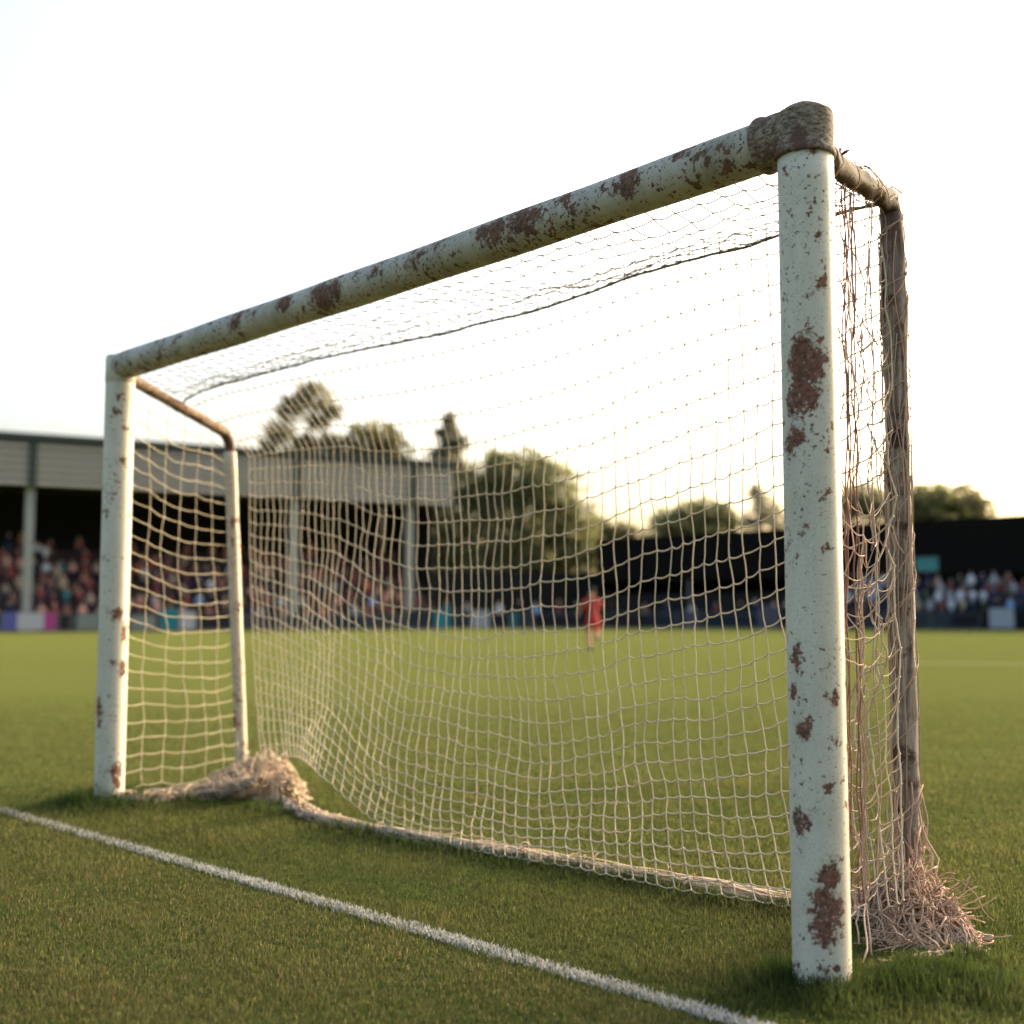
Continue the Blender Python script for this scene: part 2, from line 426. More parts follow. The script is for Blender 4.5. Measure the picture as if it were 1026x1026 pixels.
# ================================================================== THE GOAL FRAME
G0 = (PN + PF) / 2
goal = wroot('football_goal', G0)
tag(goal, 'old white football goal with flaking paint and rust patches', 'goal')
zs = lambda a: (1, 1, a)
def PNp(x, y): return onpipe(x, y, PN, TN, RP)
def PFp(x, y): return onpipe(x, y, PF, TF, RP)
def CBp(x, y): return onpipe(x, y, TN, TF, RP - .004)
paint = (0.53, 0.50, 0.385)
rust = (0.135, 0.060, 0.036)
mat_pn = painted_steel('paint_near_post', paint, rust, [
    (PNp(806, 372), .050, zs(.55)), (PNp(797, 402), .036, zs(.6)), (PNp(794, 443), .026, zs(.6)), (PNp(815, 400), .030, zs(.7)),
    (PNp(824, 284), .017, zs(.5)), (PNp(800, 660), .026, zs(.75)), (PNp(804, 727), .026, zs(.85)), (PNp(835, 700), .018, zs(.6)), (PNp(803, 820), .022, zs(.7)),
    (PNp(828, 905), .046, zs(.75)), (PNp(831, 872), .028, zs(.6)), (PNp(826, 925), .040, zs(.9)), (PNp(828, 500), .015, zs(.9)), (PNp(806, 530), .012, zs(.9)),
    (PNp(796, 560), .010, zs(1)), (PNp(829, 551), .011, zs(.9)), (PNp(793, 215), .009, zs(.9)), (PNp(792, 176), .010, zs(.7)), (PNp(832, 782), .015, zs(1.1)), (PNp(838, 740), .012, zs(.6))],
    G0, chip=.615, grime=.30, base_rust=(2, .0, .20))
mat_pf = painted_steel('paint_far_post', paint, rust, [
    (PFp(118, 615), 0.0310, zs(.8)), (PFp(125, 635), 0.0279, zs(.6)), (PFp(123, 668), 0.0310, zs(.8)), (PFp(113, 663), 0.0186, zs(1)), (PFp(99, 710), 0.0310, zs(.55)), (PFp(100, 722), 0.0217, zs(.6)),
    (PFp(116, 415), 0.0186, zs(.9)), (PFp(126, 430), 0.0186, zs(1)), (PFp(122, 463), 0.0217, zs(.9)), (PFp(105, 512), 0.0155, zs(1)), (PFp(118, 770), 0.0279, zs(.8)), (PFp(117, 783), 0.0248, zs(.8)), (PFp(120, 400), 0.0186, zs(.6))],
    G0, chip=.625, grime=.25, base_rust=(2, .0, .22))
ex = (GU.x, GU.y)
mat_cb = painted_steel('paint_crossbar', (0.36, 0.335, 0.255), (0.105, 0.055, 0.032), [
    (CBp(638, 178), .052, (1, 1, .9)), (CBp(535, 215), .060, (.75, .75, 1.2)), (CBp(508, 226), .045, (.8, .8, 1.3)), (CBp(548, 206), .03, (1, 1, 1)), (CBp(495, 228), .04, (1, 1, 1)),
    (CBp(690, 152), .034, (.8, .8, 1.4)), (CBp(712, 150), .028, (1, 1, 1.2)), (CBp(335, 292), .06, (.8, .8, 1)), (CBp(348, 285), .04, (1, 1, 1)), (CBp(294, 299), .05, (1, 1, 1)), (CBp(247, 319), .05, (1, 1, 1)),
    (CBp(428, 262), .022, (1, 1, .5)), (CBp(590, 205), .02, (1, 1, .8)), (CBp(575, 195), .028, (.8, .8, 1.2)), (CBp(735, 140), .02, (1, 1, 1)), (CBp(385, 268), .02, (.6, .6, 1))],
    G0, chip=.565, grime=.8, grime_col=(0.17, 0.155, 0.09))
mat_sleeve = weathered('wrapped_joint', (0.055, 0.040, 0.028), (0.27, 0.22, 0.155), (0.10, 0.056, 0.040), (1, 1, 2.2), 60)

def cyl_path(A, B, n): return [lerp(A, B, i / n) for i in range(n + 1)]
# near front post
mb = MB(); mb.tube(cyl_path(PN + Vector((0, 0, -.05)), PN + Vector((0, 0, 2.345)), 24), RP, 40)
post = mb.build('post', mat_pn, goal); tag(post, 'near front post with large rust patches')
# its sleeve: a wrapped elbow with a blunt mitred cap, and a bead at its lower edge
def rev(axis0, axis, prof, n=40, wob=.0):
    m = MB(); a = axis.orthogonal().normalized(); b = axis.cross(a); V = []
    for r, h in prof:
        for k in range(n):
            q = 2 * math.pi * k / n
            p = axis0 + axis * h + (a * math.cos(q) + b * math.sin(q)) * r
            if wob: p = p + (p - axis0 - axis * h).normalized() * wob * mnoise.noise(p * 22)
            V.append(p)
    F = [(i * n + k, i * n + (k + 1) % n, (i + 1) * n + (k + 1) % n, (i + 1) * n + k) for i in range(len(prof) - 1) for k in range(n)]
    F.append(tuple(reversed(range(n)))); F.append(tuple((len(prof) - 1) * n + k for k in range(n)))
    m.add(V, F); return m
Z = Vector((0, 0, 1))
m = rev(PN, Z, [(.079, 2.321), (.0870, 2.322), (.0885, 2.329), (.0865, 2.338), (.0830, 2.345), (.0830, 2.375), (.0835, 2.405), (.0828, 2.437), (.0822, 2.449), (.080, 2.455), (.055, 2.472), (.026, 2.486), (.008, 2.490), (.002, 2.490)], 44, .0022)
m.build('joint_sleeve', mat_sleeve, post)
m = rev(TN, GU, [(.076, .02), (.080, .03), (.081, .08), (.0805, .118), (.085, .122), (.087, .131), (.085, .140), (.075, .144)], 40, .003)
m.build('joint_sleeve', mat_sleeve, post)
# bent wire ends behind the sleeve
mb = MB()
w0 = onplan(836, 158, PN, BN)
mb.tube([w0 + Vector((-.03, 0, -.01)), w0 + Vector((.01, 0, .006)), w0 + Vector((.022, 0, .030))], [.006, .006, .003], 6)
mb.tube([w0 + Vector((-.03, .01, 0)), w0 + Vector((.02, .01, .01)), w0 + Vector((.042, .015, .026)), w0 + Vector((.052, .015, .030))], [.006, .006, .005, .002], 6)
mb.build('wire_tie', M['wire'], goal)
# far front post
mb = MB(); mb.tube(cyl_path(PF + Vector((0, 0, -.05)), PF + Vector((0, 0, 2.438)), 24), RP, 32)
postf = mb.build('post', mat_pf, goal); tag(postf, 'far front post with cream sunlit edge and small rust spots')
m = rev(PF, Z, [(.079, 2.29), (.0815, 2.292), (.0812, 2.425), (.078, 2.440), (.05, 2.445), (.004, 2.446)], 32)
m.build('joint_sleeve', mat_pf, postf)
# crossbar
mb = MB(); pts = cyl_path(TN + GU * .03, TF - GU * .02, 40)
mb.tube([p + Z * (-.012 * math.sin(math.pi * i / 40)) for i, p in enumerate(pts)], [.0745 + .0015 * math.sin(i * .7) for i in range(41)], 40)
cb = mb.build('crossbar', mat_cb, goal)
# back frame
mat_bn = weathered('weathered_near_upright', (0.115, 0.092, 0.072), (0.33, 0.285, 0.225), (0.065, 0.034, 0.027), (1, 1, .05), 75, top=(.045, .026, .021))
mat_bf = painted_steel('paint_far_upright', (0.46, 0.40, 0.29), (0.13, 0.065, 0.045), [(lerp(BF, BF_T, .17) + Vector((-.025, -.03, 0)), .028, zs(.45)), (lerp(BF, BF_T, .24) + Vector((-.03, -.02, 0)), .018, zs(.6))], G0, chip=.60, grime=.4, grime_col=(.25, .16, .09))
mat_sf = weathered('rusty_far_bar', (0.10, 0.06, 0.036), (0.22, 0.155, 0.095), (0.06, 0.03, 0.02), (1, 1, 1), 30)
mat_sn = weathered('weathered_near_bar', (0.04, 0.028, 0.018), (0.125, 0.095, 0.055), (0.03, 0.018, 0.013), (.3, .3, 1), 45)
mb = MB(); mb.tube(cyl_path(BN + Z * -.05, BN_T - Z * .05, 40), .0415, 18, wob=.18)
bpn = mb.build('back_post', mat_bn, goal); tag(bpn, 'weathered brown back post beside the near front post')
mb = MB(); mb.tube(cyl_path(BF + Z * -.05, lerp(BF_T, BF, .05), 30), .039, 18, wob=.04)
bpf = mb.build('back_post', mat_bf, goal); tag(bpf, 'cream painted far back post with rusty lower half')
def bent(A, B, C, n=10, rr=.09):                       # bar A-B with a rounded bend down to C
    d1 = (A - B).normalized(); d2 = (C - B).normalized()
    p1, p2 = B + d1 * rr, B + d2 * rr
    L = cyl_path(A, p1, 16)
    for i in range(1, n + 1):
        t = i / n; L.append((1 - t) ** 2 * p1 + 2 * t * (1 - t) * B + t * t * p2)
    L.append(B + d2 * (rr + .03)); return L
SBN0 = onplan(828, 158, PN, BN); SBN1 = Vector((BN.x, BN.y, BN_T.z - .005))
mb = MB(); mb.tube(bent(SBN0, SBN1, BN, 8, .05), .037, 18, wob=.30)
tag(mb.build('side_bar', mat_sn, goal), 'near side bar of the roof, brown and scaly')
SBF0 = Vector((PF.x, PF.y, 2.335)) + (BF - PF).normalized() * .05; SBF1 = BF_T
mb = MB(); mb.tube(bent(SBF0, SBF1, BF, 10, .10), .032, 18, wob=.06)
tag(mb.build('side_bar', mat_sf, goal), 'far side bar of the roof, rusty orange brown')

# ================================================================== THE NET
net = wroot('goal_net', (BN + BF) / 2 * 1.0)
tag(net, 'sagging beige knotted twine net hung on the old football goal', 'net')
NR = .0030
def strand_noise(p, a, s=2.1, seed=0.0):
    q = Vector((p.x * s + seed, p.y * s, p.z * s))
    return Vector((mnoise.noise(q), mnoise.noise(q + Vector((31.4, 7.7, 3.1))), mnoise.noise(q + Vector((5.3, 19.2, 47.9))))) * a
def net_mesh(m, node, nu, nv, sub=4, r=NR, droop=.011, skip=lambda i, j, d: False, knots=True, n=4):
    for j in range(nv + 1):                            # horizontal strands
        P = []
        for i in range(nu):
            a, b = node(i, j), node(i + 1, j)
            if skip(i, j, 0):
                if len(P) > 1: m.tube(P, r, n, cap=False)
                P = []; continue
            if not P: P = [a]
            for k in range(1, sub):
                t = k / sub; P.append(lerp(a, b, t) - Z * droop * math.sin(math.pi * t) * (0.4 + 1.2 * abs(mnoise.noise(a * 7))))
            P.append(b)
        if len(P) > 1: m.tube(P, r, n, cap=False)
    for i in range(nu + 1):
        P = []
        for j in range(nv):
            a, b = node(i, j), node(i, j + 1)
            if skip(i, j, 1):
                if len(P) > 1: m.tube(P, r, n, cap=False)
                P = []; continue
            if not P: P = [a]
            for k in range(1, sub):
                t = k / sub; P.append(lerp(a, b, t) + strand_noise(lerp(a, b, t), .006, 9))
            P.append(b)
        if len(P) > 1: m.tube(P, r, n, cap=False)
    if knots:
        for j in range(nv + 1):
            for i in range(nu + 1): m.knot(node(i, j), r * 1.85)

# head rope: from the far side bar to the near back corner
S0 = onplan(185, 400, PF, BF)
rope_px = [(185, 399), (215, 386), (262, 373), (330, 356), (405, 340), (480, 324), (560, 301), (640, 273), (700, 257), (778, 235), (838, 213), (885, 203)]
ROPE = [onplan(x, y, S0, BN_T) for x, y in rope_px]
NU, NV = 64, 27
RT = poly(ROPE, NU)
# foot of the back panel
foot_px = [(262, 760, .22), (285, 757, .26), (304, 761, .28), (320, 775, .25), (336, 788, .20), (355, 805, .13), (376, 820, .08), (402, 831, .05), (470, 850, .03), (560, 866, .03), (660, 886, .03), (740, 899, .03), (800, 909, .03), (862, 916, .05), (905, 902, .16)]
FOOT = poly([gnd(x, y, z) for x, y, z in foot_px], NU)
BACK = [lerp(BF + Vector((.015, -.045, 0)), BN + Vector((-.04, -.04, 0)), i / NU) for i in range(NU + 1)]
cache = {}
def back_node(i, j):
    if (i, j) in cache: return cache[(i, j)]
    u, v = i / NU, j / NV
    top, ft, bk = RT[i], FOOT[i], BACK[i]
    s = .17 * math.sin(math.pi * min(1, u * 1.0)) ** .8 + .02
    g = v - s * 4 * v * (1 - v) * (1.15 - .3 * v)
    z = ft.z + (top.z - ft.z) * max(g, 0.0) + .002 * j
    xy = lerp(Vector((bk.x, bk.y, 0)), Vector((top.x, top.y, 0)), sstep(.84, 1.0, v))
    wf = (1 - v) ** 2.2
    xy = lerp(xy, Vector((ft.x, ft.y, 0)), wf)
    p = Vector((xy.x, xy.y, z))
    e = math.sin(math.pi * u) ** .5 * math.sin(math.pi * min(1, v + .04))
    p += strand_noise(p, .060, 1.5) * e + strand_noise(p, .020, 5.0, 4) * min(1, e * 2) + strand_noise(p, .007, 15, 9) * (.3 + .7 * e)
    if u > .8:                                         # loose folds towards the near corner
        p += strand_noise(p, .05, 7, 2) * sstep(.8, 1, u) * math.sin(math.pi * v)
    p.z = max(p.z, .012); cache[(i, j)] = p
    return p
mb = MB(); net_mesh(mb, back_node, NU, NV)
mb.build('back_panel', M['net'], net)
# roof panel between crossbar and head rope
NR_U, NR_V = 46, 8
CB0, CB1 = TN + GU * .12 - GN * .05 - Z * .05, TF - GU * .10 - GN * .05 - Z * .05
RT2 = poly(list(reversed(ROPE)), NR_U)
def roof_node(i, j):
    u, t = i / NR_U, j / NR_V
    p = lerp(lerp(CB0, CB1, u), RT2[i], t)
    p = p - Z * (.035 * math.sin(math.pi * t) * (.7 + .5 * math.sin(u * 9)))
    e = math.sin(math.pi * t)
    return p + strand_noise(p, .05, 2.6, 3) * e + strand_noise(p, .022, 9, 5) * (e + .2)
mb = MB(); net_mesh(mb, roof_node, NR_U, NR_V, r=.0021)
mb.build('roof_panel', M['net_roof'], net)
# far side panel
NS_U, NS_V = 6, 24
def far_node(i, j):
    u, v = i / NS_U, j / NS_V
    a = PF + (BF - PF).normalized() * .09; b = BF + Vector((-.02, -.05, 0))
    bt = BF_T + Vector((-.02, -.02, 0))
    base = lerp(a, b, u); top = lerp(Vector((a.x, a.y, 2.31)), bt, u)
    p = lerp(base + Z * .06, top, v)
    s = .05 * math.sin(math.pi * u) * 4 * v * (1 - v); p -= Z * s * .9
    e = math.sin(math.pi * u) ** .5
    return p + strand_noise(p, .04, 2.4, 7) * e + strand_noise(p, .014, 8, 1)
mb = MB(); net_mesh(mb, far_node, NS_U, NS_V, r=.0026)
tag(mb.build('side_panel', M['net'], net), 'far side panel of the net with even square meshes')
# near side panel, tangled and torn
def near_node(i, j):
    u, v = i / 10, j / 29
    a = PN + (BN - PN).normalized() * .085; b = BN + Vector((-.03, -.03, 0))
    base = lerp(a, b, u); top = lerp(Vector((a.x, a.y, SBN0.z - .03)), Vector((b.x, b.y, SBN1.z - .04)), u)
    p = lerp(base + Z * .16, top, v ** 1.05)
    p.z -= .16 * math.sin(math.pi * u) * 4 * v * (1 - v)
    e = math.sin(math.pi * u) ** .5 * math.sin(math.pi * min(1, v + .03)) ** .4
    p += strand_noise(p, .10, 3.0, 21) * e + strand_noise(p, .055, 8, 13) * e + strand_noise(p, .02, 20, 2)
    return p
rs = random.Random(5); holes = {(rs.randrange(10), rs.randrange(29), rs.randrange(2)) for _ in range(95)}
mb = MB(); net_mesh(mb, near_node, 10, 29, skip=lambda i, j, d: (i, j, d) in holes, r=.0020)
# loose broken ends
for k in range(26):
    p = near_node(rs.randrange(1, 10), rs.randrange(2, 28)); L = [p.copy()]
    d = Vector((rs.uniform(-.5, .5), rs.uniform(-.5, .5), -1)).normalized()
    for q in range(4): p = p + d * .03 + Vector((rs.uniform(-.012, .012), rs.uniform(-.012, .012), 0)); L.append(p.copy())
    mb.tube(L, .0024, 4)
# twine wound round the near back post and side bar
def wind(A, B, r, turns, ph, slack=.006):
    ax = (B - A).normalized(); a = ax.orthogonal().normalized(); b = ax.cross(a); n = int(turns * 14); L = []
    for i in range(n + 1):
        t = i / n; q = ph + t * turns * 2 * math.pi + 2.6 * mnoise.noise(Vector((t * 5, ph, 0)))
        rr = r + slack * (1 + mnoise.noise(Vector((t * 30, ph, 5))))
        L.append(lerp(A, B, t) + (a * math.cos(q) + b * math.sin(q)) * rr)
    return L
for A, B, tn, ph in ((BN + Z * .2, BN_T, 7, 0), (BN + Z * .5, BN_T - Z * .05, -4, 2), (BN + Z * .1, BN_T - Z * .9, 3, 4), (BN + Z * 1.5, BN_T, 5, 1), (SBN0, SBN1, 2.2, 0), (SBN0, SBN1, -2.4, 3), (SBN0, SBN1, .7, 4)):
    if tn < 0: A, B, tn = B, A, -tn
    mb.tube(wind(A, B, .043, tn, ph), .0021, 4)
for k in range(38):                                    # strands hanging down the upright
    q = rs.uniform(0, 6.28); r = .047; z1 = rs.uniform(.9, 2.45); z0 = max(.2, z1 - rs.uniform(.4, 1.3)); L = []
    for i in range(13):
        z = lerp(z1, z0, i / 12); qq = q + .9 * mnoise.noise(Vector((z * 2.5, k, 0)))
        L.append(Vector((BN.x + math.cos(qq) * r, BN.y + math.sin(qq) * r, z)))
    mb.tube(L, .0021, 4)
tag(mb.build('side_panel', M['net_old'], net), 'near side panel of the net, torn and tangled')
# bunched cords hanging behind the near post
def cords(px_top, px_bot, k, name='hanging_cord'):
    A = onplan(*px_top, PN, BN); B = onplan(*px_bot, PN, BN); m = MB()
    for s in range(k):
        L = []
        for i in range(61):
            t = i / 60; p = lerp(A, B, t)
            q = 2 * math.pi * s / k + t * 22
            p += Vector((math.cos(q), math.sin(q), 0)) * (.006 + .006 * mnoise.noise(Vector((t * 8, s, px_top[0]))))
            p += Vector((1, .8, 0)) * (.022 * mnoise.noise(Vector((t * 4, px_top[0], 1))) + .010 * mnoise.noise(Vector((t * 15, px_top[0], 7))))
            L.append(p)
        m.tube(L, .0026, 5)
    return m
cords((846, 178), (852, 905), 3).build('hanging_cord', M['red_cord'], net)
cords((853, 182), (864, 905), 2).build('hanging_cord', M['red_cord'], net)
cords((862, 560), (868, 905), 3).build('hanging_cord', M['net_old'], net)
cords((872, 200), (880, 880), 1).build('hanging_cord', M['net_old'], net)
# head rope, two thick strands laid together
mb = MB()
RR = poly(ROPE, 150)
for s in range(3):
    mb.tube([p + Vector((0, math.cos(i * .55 + s * 2.09), math.sin(i * .55 + s * 2.09))) * .0032 + strand_noise(p, .012, 5, 1) - Z * .008 for i, p in enumerate(RR)], .0036, 6)
tail = onplan(188, 398, PF, BF)
mb.tube([tail, tail + Vector((-.02, 0, -.03)), tail + Vector((-.035, 0, -.035))], .006, 5)
mb.build('head_rope', M['head_rope'], net)
# ground rope: gathered strands of net along the foot
rs = random.Random(3)
def gathered(pts, k, spread, m, r=.0034, n=70, zf=.55):
    P = poly(pts, n)
    for s in range(k):
        ph = rs.uniform(0, 6.28); tw = rs.uniform(-14, 14); a = rs.uniform(.2, 1.0)
        L = []
        for i, p in enumerate(P):
            t = i / n; q = ph + tw * t + 2.5 * mnoise.noise(Vector((t * 10, s * 3.1, 0)))
            tg = (P[min(i + 1, n)] - P[max(i - 1, 0)]).normalized(); sd = tg.cross(Z).normalized()
            rr = spread * a * (1 + .6 * mnoise.noise(Vector((t * 14, s, 4))))
            p2 = p + sd * math.cos(q) * rr + Z * (math.sin(q) * rr * zf + spread * .5)
            p2.z = max(p2.z, .008); L.append(p2)
        m.tube(L, r, 4)
mb = MB()
gathered([gnd(283, 795), gnd(300, 815), gnd(345, 830), gnd(430, 846), gnd(520, 861), gnd(600, 875), gnd(700, 893), gnd(790, 909), gnd(850, 922), gnd(905, 930)], 60, .046, mb, n=110, r=.0030)
P = poly([gnd(283, 795), gnd(300, 815), gnd(345, 830), gnd(430, 846), gnd(520, 861), gnd(600, 875), gnd(700, 893), gnd(790, 909), gnd(850, 922)], 150)
for i in range(len(P) - 1):                            # short frayed loops
    for q in range(3):
        p = P[i] + Vector((rs.uniform(-.04, .04), rs.uniform(-.04, .04), rs.uniform(.005, .045))); L = [p]
        d = Vector((rs.uniform(-1, 1), rs.uniform(-1, 1), rs.uniform(-.3, .25))).normalized()
        for e in range(4):
            d = (d + Vector((rs.uniform(-.6, .6), rs.uniform(-.6, .6), rs.uniform(-.6, .15)))).normalized(); p = p + d * .018
            p = Vector((p.x, p.y, max(p.z, .006))); L.append(p)
        mb.tube(L, .0028, 4)
mb.build('ground_rope', M['hem'], net)
# heaps of slack net
def heap(m, spine, k, r, seed, up=None, length=(8, 20)):
    """spine = list of (centre, radius across, height); strands wander inside the mound"""
    R = random.Random(seed)
    for s in range(k):
        c, rad, hh = spine[R.randrange(len(spine))]
        a = R.uniform(0, 6.28); q = math.sqrt(R.random()); top = hh * (1 - q * q)
        p = c + Vector((math.cos(a) * rad * q, math.sin(a) * rad * q, R.random() ** .6 * top + .006))
        d = Vector((R.uniform(-1, 1), R.uniform(-1, 1), R.uniform(-.5, .5))).normalized(); L = [p.copy()]
        for e in range(R.randrange(*length)):
            d = (d + Vector((R.uniform(-1, 1), R.uniform(-1, 1), R.uniform(-.8, .8))) * .55).normalized()
            p = p + d * .026
            best = min(spine, key=lambda t: (Vector((p.x, p.y, 0)) - Vector((t[0].x, t[0].y, 0))).length / t[1])
            v = Vector((p.x - best[0].x, p.y - best[0].y, 0)); rr = v.length / best[1]
            if rr > 1.05: d = (d - v.normalized() * .9).normalized()
            zt = best[2] * max(.05, 1 - min(1, rr) ** 2) * (.72 + .75 * abs(mnoise.noise(Vector((p.x * 19, p.y * 19, s * .07))))) + .012
            p.z = min(max(p.z, .006), zt); L.append(p.copy())
        m.tube(L, r * R.uniform(.8, 1.2), 4)
mb = MB()
hc = BN.copy()
heap(mb, [(gnd(912, 928), .15, .20), (gnd(940, 940), .11, .16), (gnd(890, 924), .12, .14), (gnd(958, 948), .06, .09), (gnd(922, 944), .12, .14), (gnd(866, 920), .08, .11)], 380, .0029, 4)
R = random.Random(9)
for k in range(30):                                    # strands drawn up from the heap to the upright
    q = R.uniform(0, 6.28); zt = R.uniform(.20, .48)
    A = Vector((BN.x + math.cos(q) * .05, BN.y + math.sin(q) * .05, zt))
    e = gnd(R.uniform(868, 955), R.uniform(922, 948)); B = Vector((e.x, e.y, .02 + R.uniform(0, .07)))
    C = lerp(A, B, .5) + Vector((-.2 * (A - B).x, -.2 * (A - B).y, 0)) - Z * .05
    mb.tube([(1 - t) ** 2 * A + 2 * t * (1 - t) * C + t * t * B + strand_noise(A + B * t, .022, 9, k) for t in [i / 10 for i in range(11)]], .003, 4)
for k in range(620):                                    # stiff broken twine lying every way through the heap
    t = R.random() ** .7; q = R.uniform(-2.6, .6)
    c = lerp(gnd(908, 922), gnd(R.uniform(886, 962), R.uniform(934, 958)), t); hz = .20 * (1 - t) ** .9 + .045
    p = Vector((c.x + R.gauss(0, .034), c.y + R.gauss(0, .034), R.uniform(.015, 1) * hz))
    d = Vector((R.gauss(.10, .6), R.gauss(-.25, .6), R.gauss(-.35, .5))).normalized(); L = [p.copy()]
    for e in range(R.randrange(3, 8)):
        d = (d + Vector((R.gauss(0, .24), R.gauss(0, .24), R.gauss(-.04, .20)))).normalized(); p = p + d * .024
        p.z = max(p.z, .006); L.append(p.copy())
    mb.tube(L, .0024 * R.uniform(.75, 1.2), 4)
gathered([gnd(962, 953), gnd(935, 962), gnd(905, 971), gnd(882, 972)], 14, .028, mb, n=24)
for e in ((858, 955), (866, 975), (873, 962)):         # a few stray ends lying on the grass
    A = gnd(872, 925) + Z * .09; B = gnd(*e) + Z * .02
    mb.tube([lerp(A, B, i / 9) + Z * .05 * math.sin(3.14 * i / 9) + strand_noise(lerp(A, B, i / 9), .02, 12) for i in range(10)], .0035, 4)
for k in range(14):                                    # frayed ends sticking out
    c = gnd(R.uniform(890, 950), R.uniform(915, 945)); p = Vector((c.x, c.y, R.uniform(.06, .14))); L = [p.copy()]
    d = Vector((R.uniform(-.8, 1), R.uniform(-.6, .6), R.uniform(.1, .9))).normalized()
    for e in range(5): d = (d + Vector((R.uniform(-.4, .4), R.uniform(-.4, .4), R.uniform(-.5, .2)))).normalized(); p = p + d * .016; L.append(p.copy())
    mb.tube(L, .0024, 4)
tag(mb.build('gathered_heap', M['heap'], net), 'frayed heap of slack net at the foot of the near back post')
mb = MB()
heap(mb, [(gnd(268, 790), .20, .25), (gnd(256, 792), .20, .24), (gnd(244, 794), .19, .19), (gnd(233, 796), .18, .15), (gnd(222, 798), .17, .12), (gnd(212, 799), .15, .09), (gnd(276, 797), .16, .23), (gnd(283, 803), .13, .17)], 620, .0042, 6, length=(8, 18))
gathered([gnd(262, 788, .1), gnd(232, 797, .03), gnd(190, 802), gnd(140, 807), gnd(122, 806)], 44, .075, mb, n=60)
gathered([gnd(285, 790, .18), gnd(292, 802, .08), gnd(312, 818), gnd(345, 830)], 20, .05, mb, n=30)
tag(mb.build('gathered_heap', M['heap_pale'], net), 'pale heap of slack net at the foot of the far back post')

# ================================================================== BACKGROUND: GRANDSTAND ON THE LEFT
M['beige_metal'] = None
def ribbed():
    N = NT('fascia_sheet'); s = N.n('ShaderNodeSeparateXYZ'); N.l(N.tc.outputs['Object'], s.inputs[0])
    c = N.mix(N.noise(.5, 5, .6), (.34, .31, .255), (.42, .39, .33)); c = N.mix(N.math('MULTIPLY', N.step(N.noise(2.5, 5, .7, sc3=(1, 1, .1)), .55, .8), .35), c, (.16, .12, .09))
    N.set(c, .6, .3); return N.m
M['fascia'] = ribbed()
M['dark_trim'] = plain('roof_edge', (.035, .045, .040), .6)
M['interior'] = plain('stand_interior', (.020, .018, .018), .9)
M['terrace'] = plain('terrace_concrete', (.060, .048, .045), .9)
M['col_paint'] = plain('column_paint', (.24, .25, .215), .6)
M['roof_top'] = plain('roof_sheet', (.10, .10, .095), .7)
M['black_clad'] = plain('black_cladding', (.0095, .008, .007), .95, .02)
M['dark_terrace'] = plain('dark_terrace', (.016, .015, .015), .9, .1)
M['bench'] = plain('bench_plastic', (.10, .02, .02), .6)

SL, SR = atY(0, 633, 76), atY(455, 631, 91)
SL.z = SR.z = 0
sdx = (SR - SL); SLEN = sdx.length; sang = math.atan2(sdx.y, sdx.x)
stand = empty('grandstand', SL, sang)
tag(stand, 'long roofed football grandstand with pale ribbed fascia and dark interior, left of the pitch', 'grandstand')
def s_of(px):                                          # where a photo column meets the front line of the stand
    A, B = SL, SR; d = ray(px, 600); n = Vector((-(B.y - A.y), B.x - A.x, 0)); p = CAM + d * ((A - CAM).dot(n) / d.dot(n))
    return (p - A).dot(sdx.normalized())
S_L, S_R = -14.0, s_of(453)
FT, FBt = 12.3, 9.25
mb = MB()
nrib = 6; hrib = (FT - .25 - FBt) / nrib
prof = []
for k in range(nrib):
    z = FBt + k * hrib; prof += [(-.10, z), (-.10, z + hrib * .55), (.13, z + hrib * .57), (.13, z + hrib * .98)]
prof.append((-.10, FT - .25))
n = len(prof)
V = [(S_L, d, z) for d, z in prof] + [(S_R, d, z) for d, z in prof]
mb.add(V, [(i, n + i, n + i + 1, i + 1) for i in range(n - 1)], 0)
for i in range(2, n - 1, 4):                          # the recessed channels between the sheets are darkened, rib shade put into their colour
    mb.m[i] = 1
mb.box((S_L, .14, FBt), (S_R, .35, FT - .25))
mb.build('fascia', [M['fascia'], M['dark_trim']], stand, smooth=False)
mb = MB(); mb.box((S_L - .1, -.35, FT - .24), (S_R + .3, .5, FT + .20)); mb.build('gutter', M['dark_trim'], stand, smooth=False)
mb = MB()
mb.add([(S_L, .36, FT - .1), (S_R, .36, FT - .1), (S_R, 13, FT - 2.1), (S_L, 13, FT - 2.1), (S_L, .36, FT - .4), (S_R, .36, FT - .4), (S_R, 13, FT - 2.4), (S_L, 13, FT - 2.4)],
       [(0, 1, 2, 3), (7, 6, 5, 4), (1, 5, 6, 2), (0, 3, 7, 4), (0, 4, 5, 1), (3, 2, 6, 7)])
mb.build('roof', M['roof_top'], stand, smooth=False)
# pale barge panel closing the right-hand end of the roof
mb = MB(); mb.add([(S_R + .02, .36, FBt + .4), (S_R + .02, 13, FT - 3.6), (S_R + .02, 13, FT - 2.0), (S_R + .02, .36, FT - .26), (S_R + .15, .36, FBt + .4), (S_R + .15, 13, FT - 3.6), (S_R + .15, 13, FT - 2.0), (S_R + .15, .36, FT - .26)],
       [(0, 1, 2, 3), (7, 6, 5, 4), (0, 4, 5, 1), (3, 2, 6, 7), (0, 3, 7, 4), (1, 5, 6, 2)])
mb.build('gable_panel', M['fascia'], stand, smooth=False)
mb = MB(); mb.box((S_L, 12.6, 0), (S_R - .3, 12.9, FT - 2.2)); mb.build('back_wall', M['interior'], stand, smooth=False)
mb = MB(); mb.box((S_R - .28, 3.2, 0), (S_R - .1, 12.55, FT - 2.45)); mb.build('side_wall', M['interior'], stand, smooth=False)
NROW, RISE, RUN, D0 = 7, .72, .95, .7
mb = MB()
for k in range(NROW):
    mb.box((S_L, D0 + k * RUN, .0), (S_R - .35, D0 + (k + 1) * RUN - .003, .45 + k * RISE))
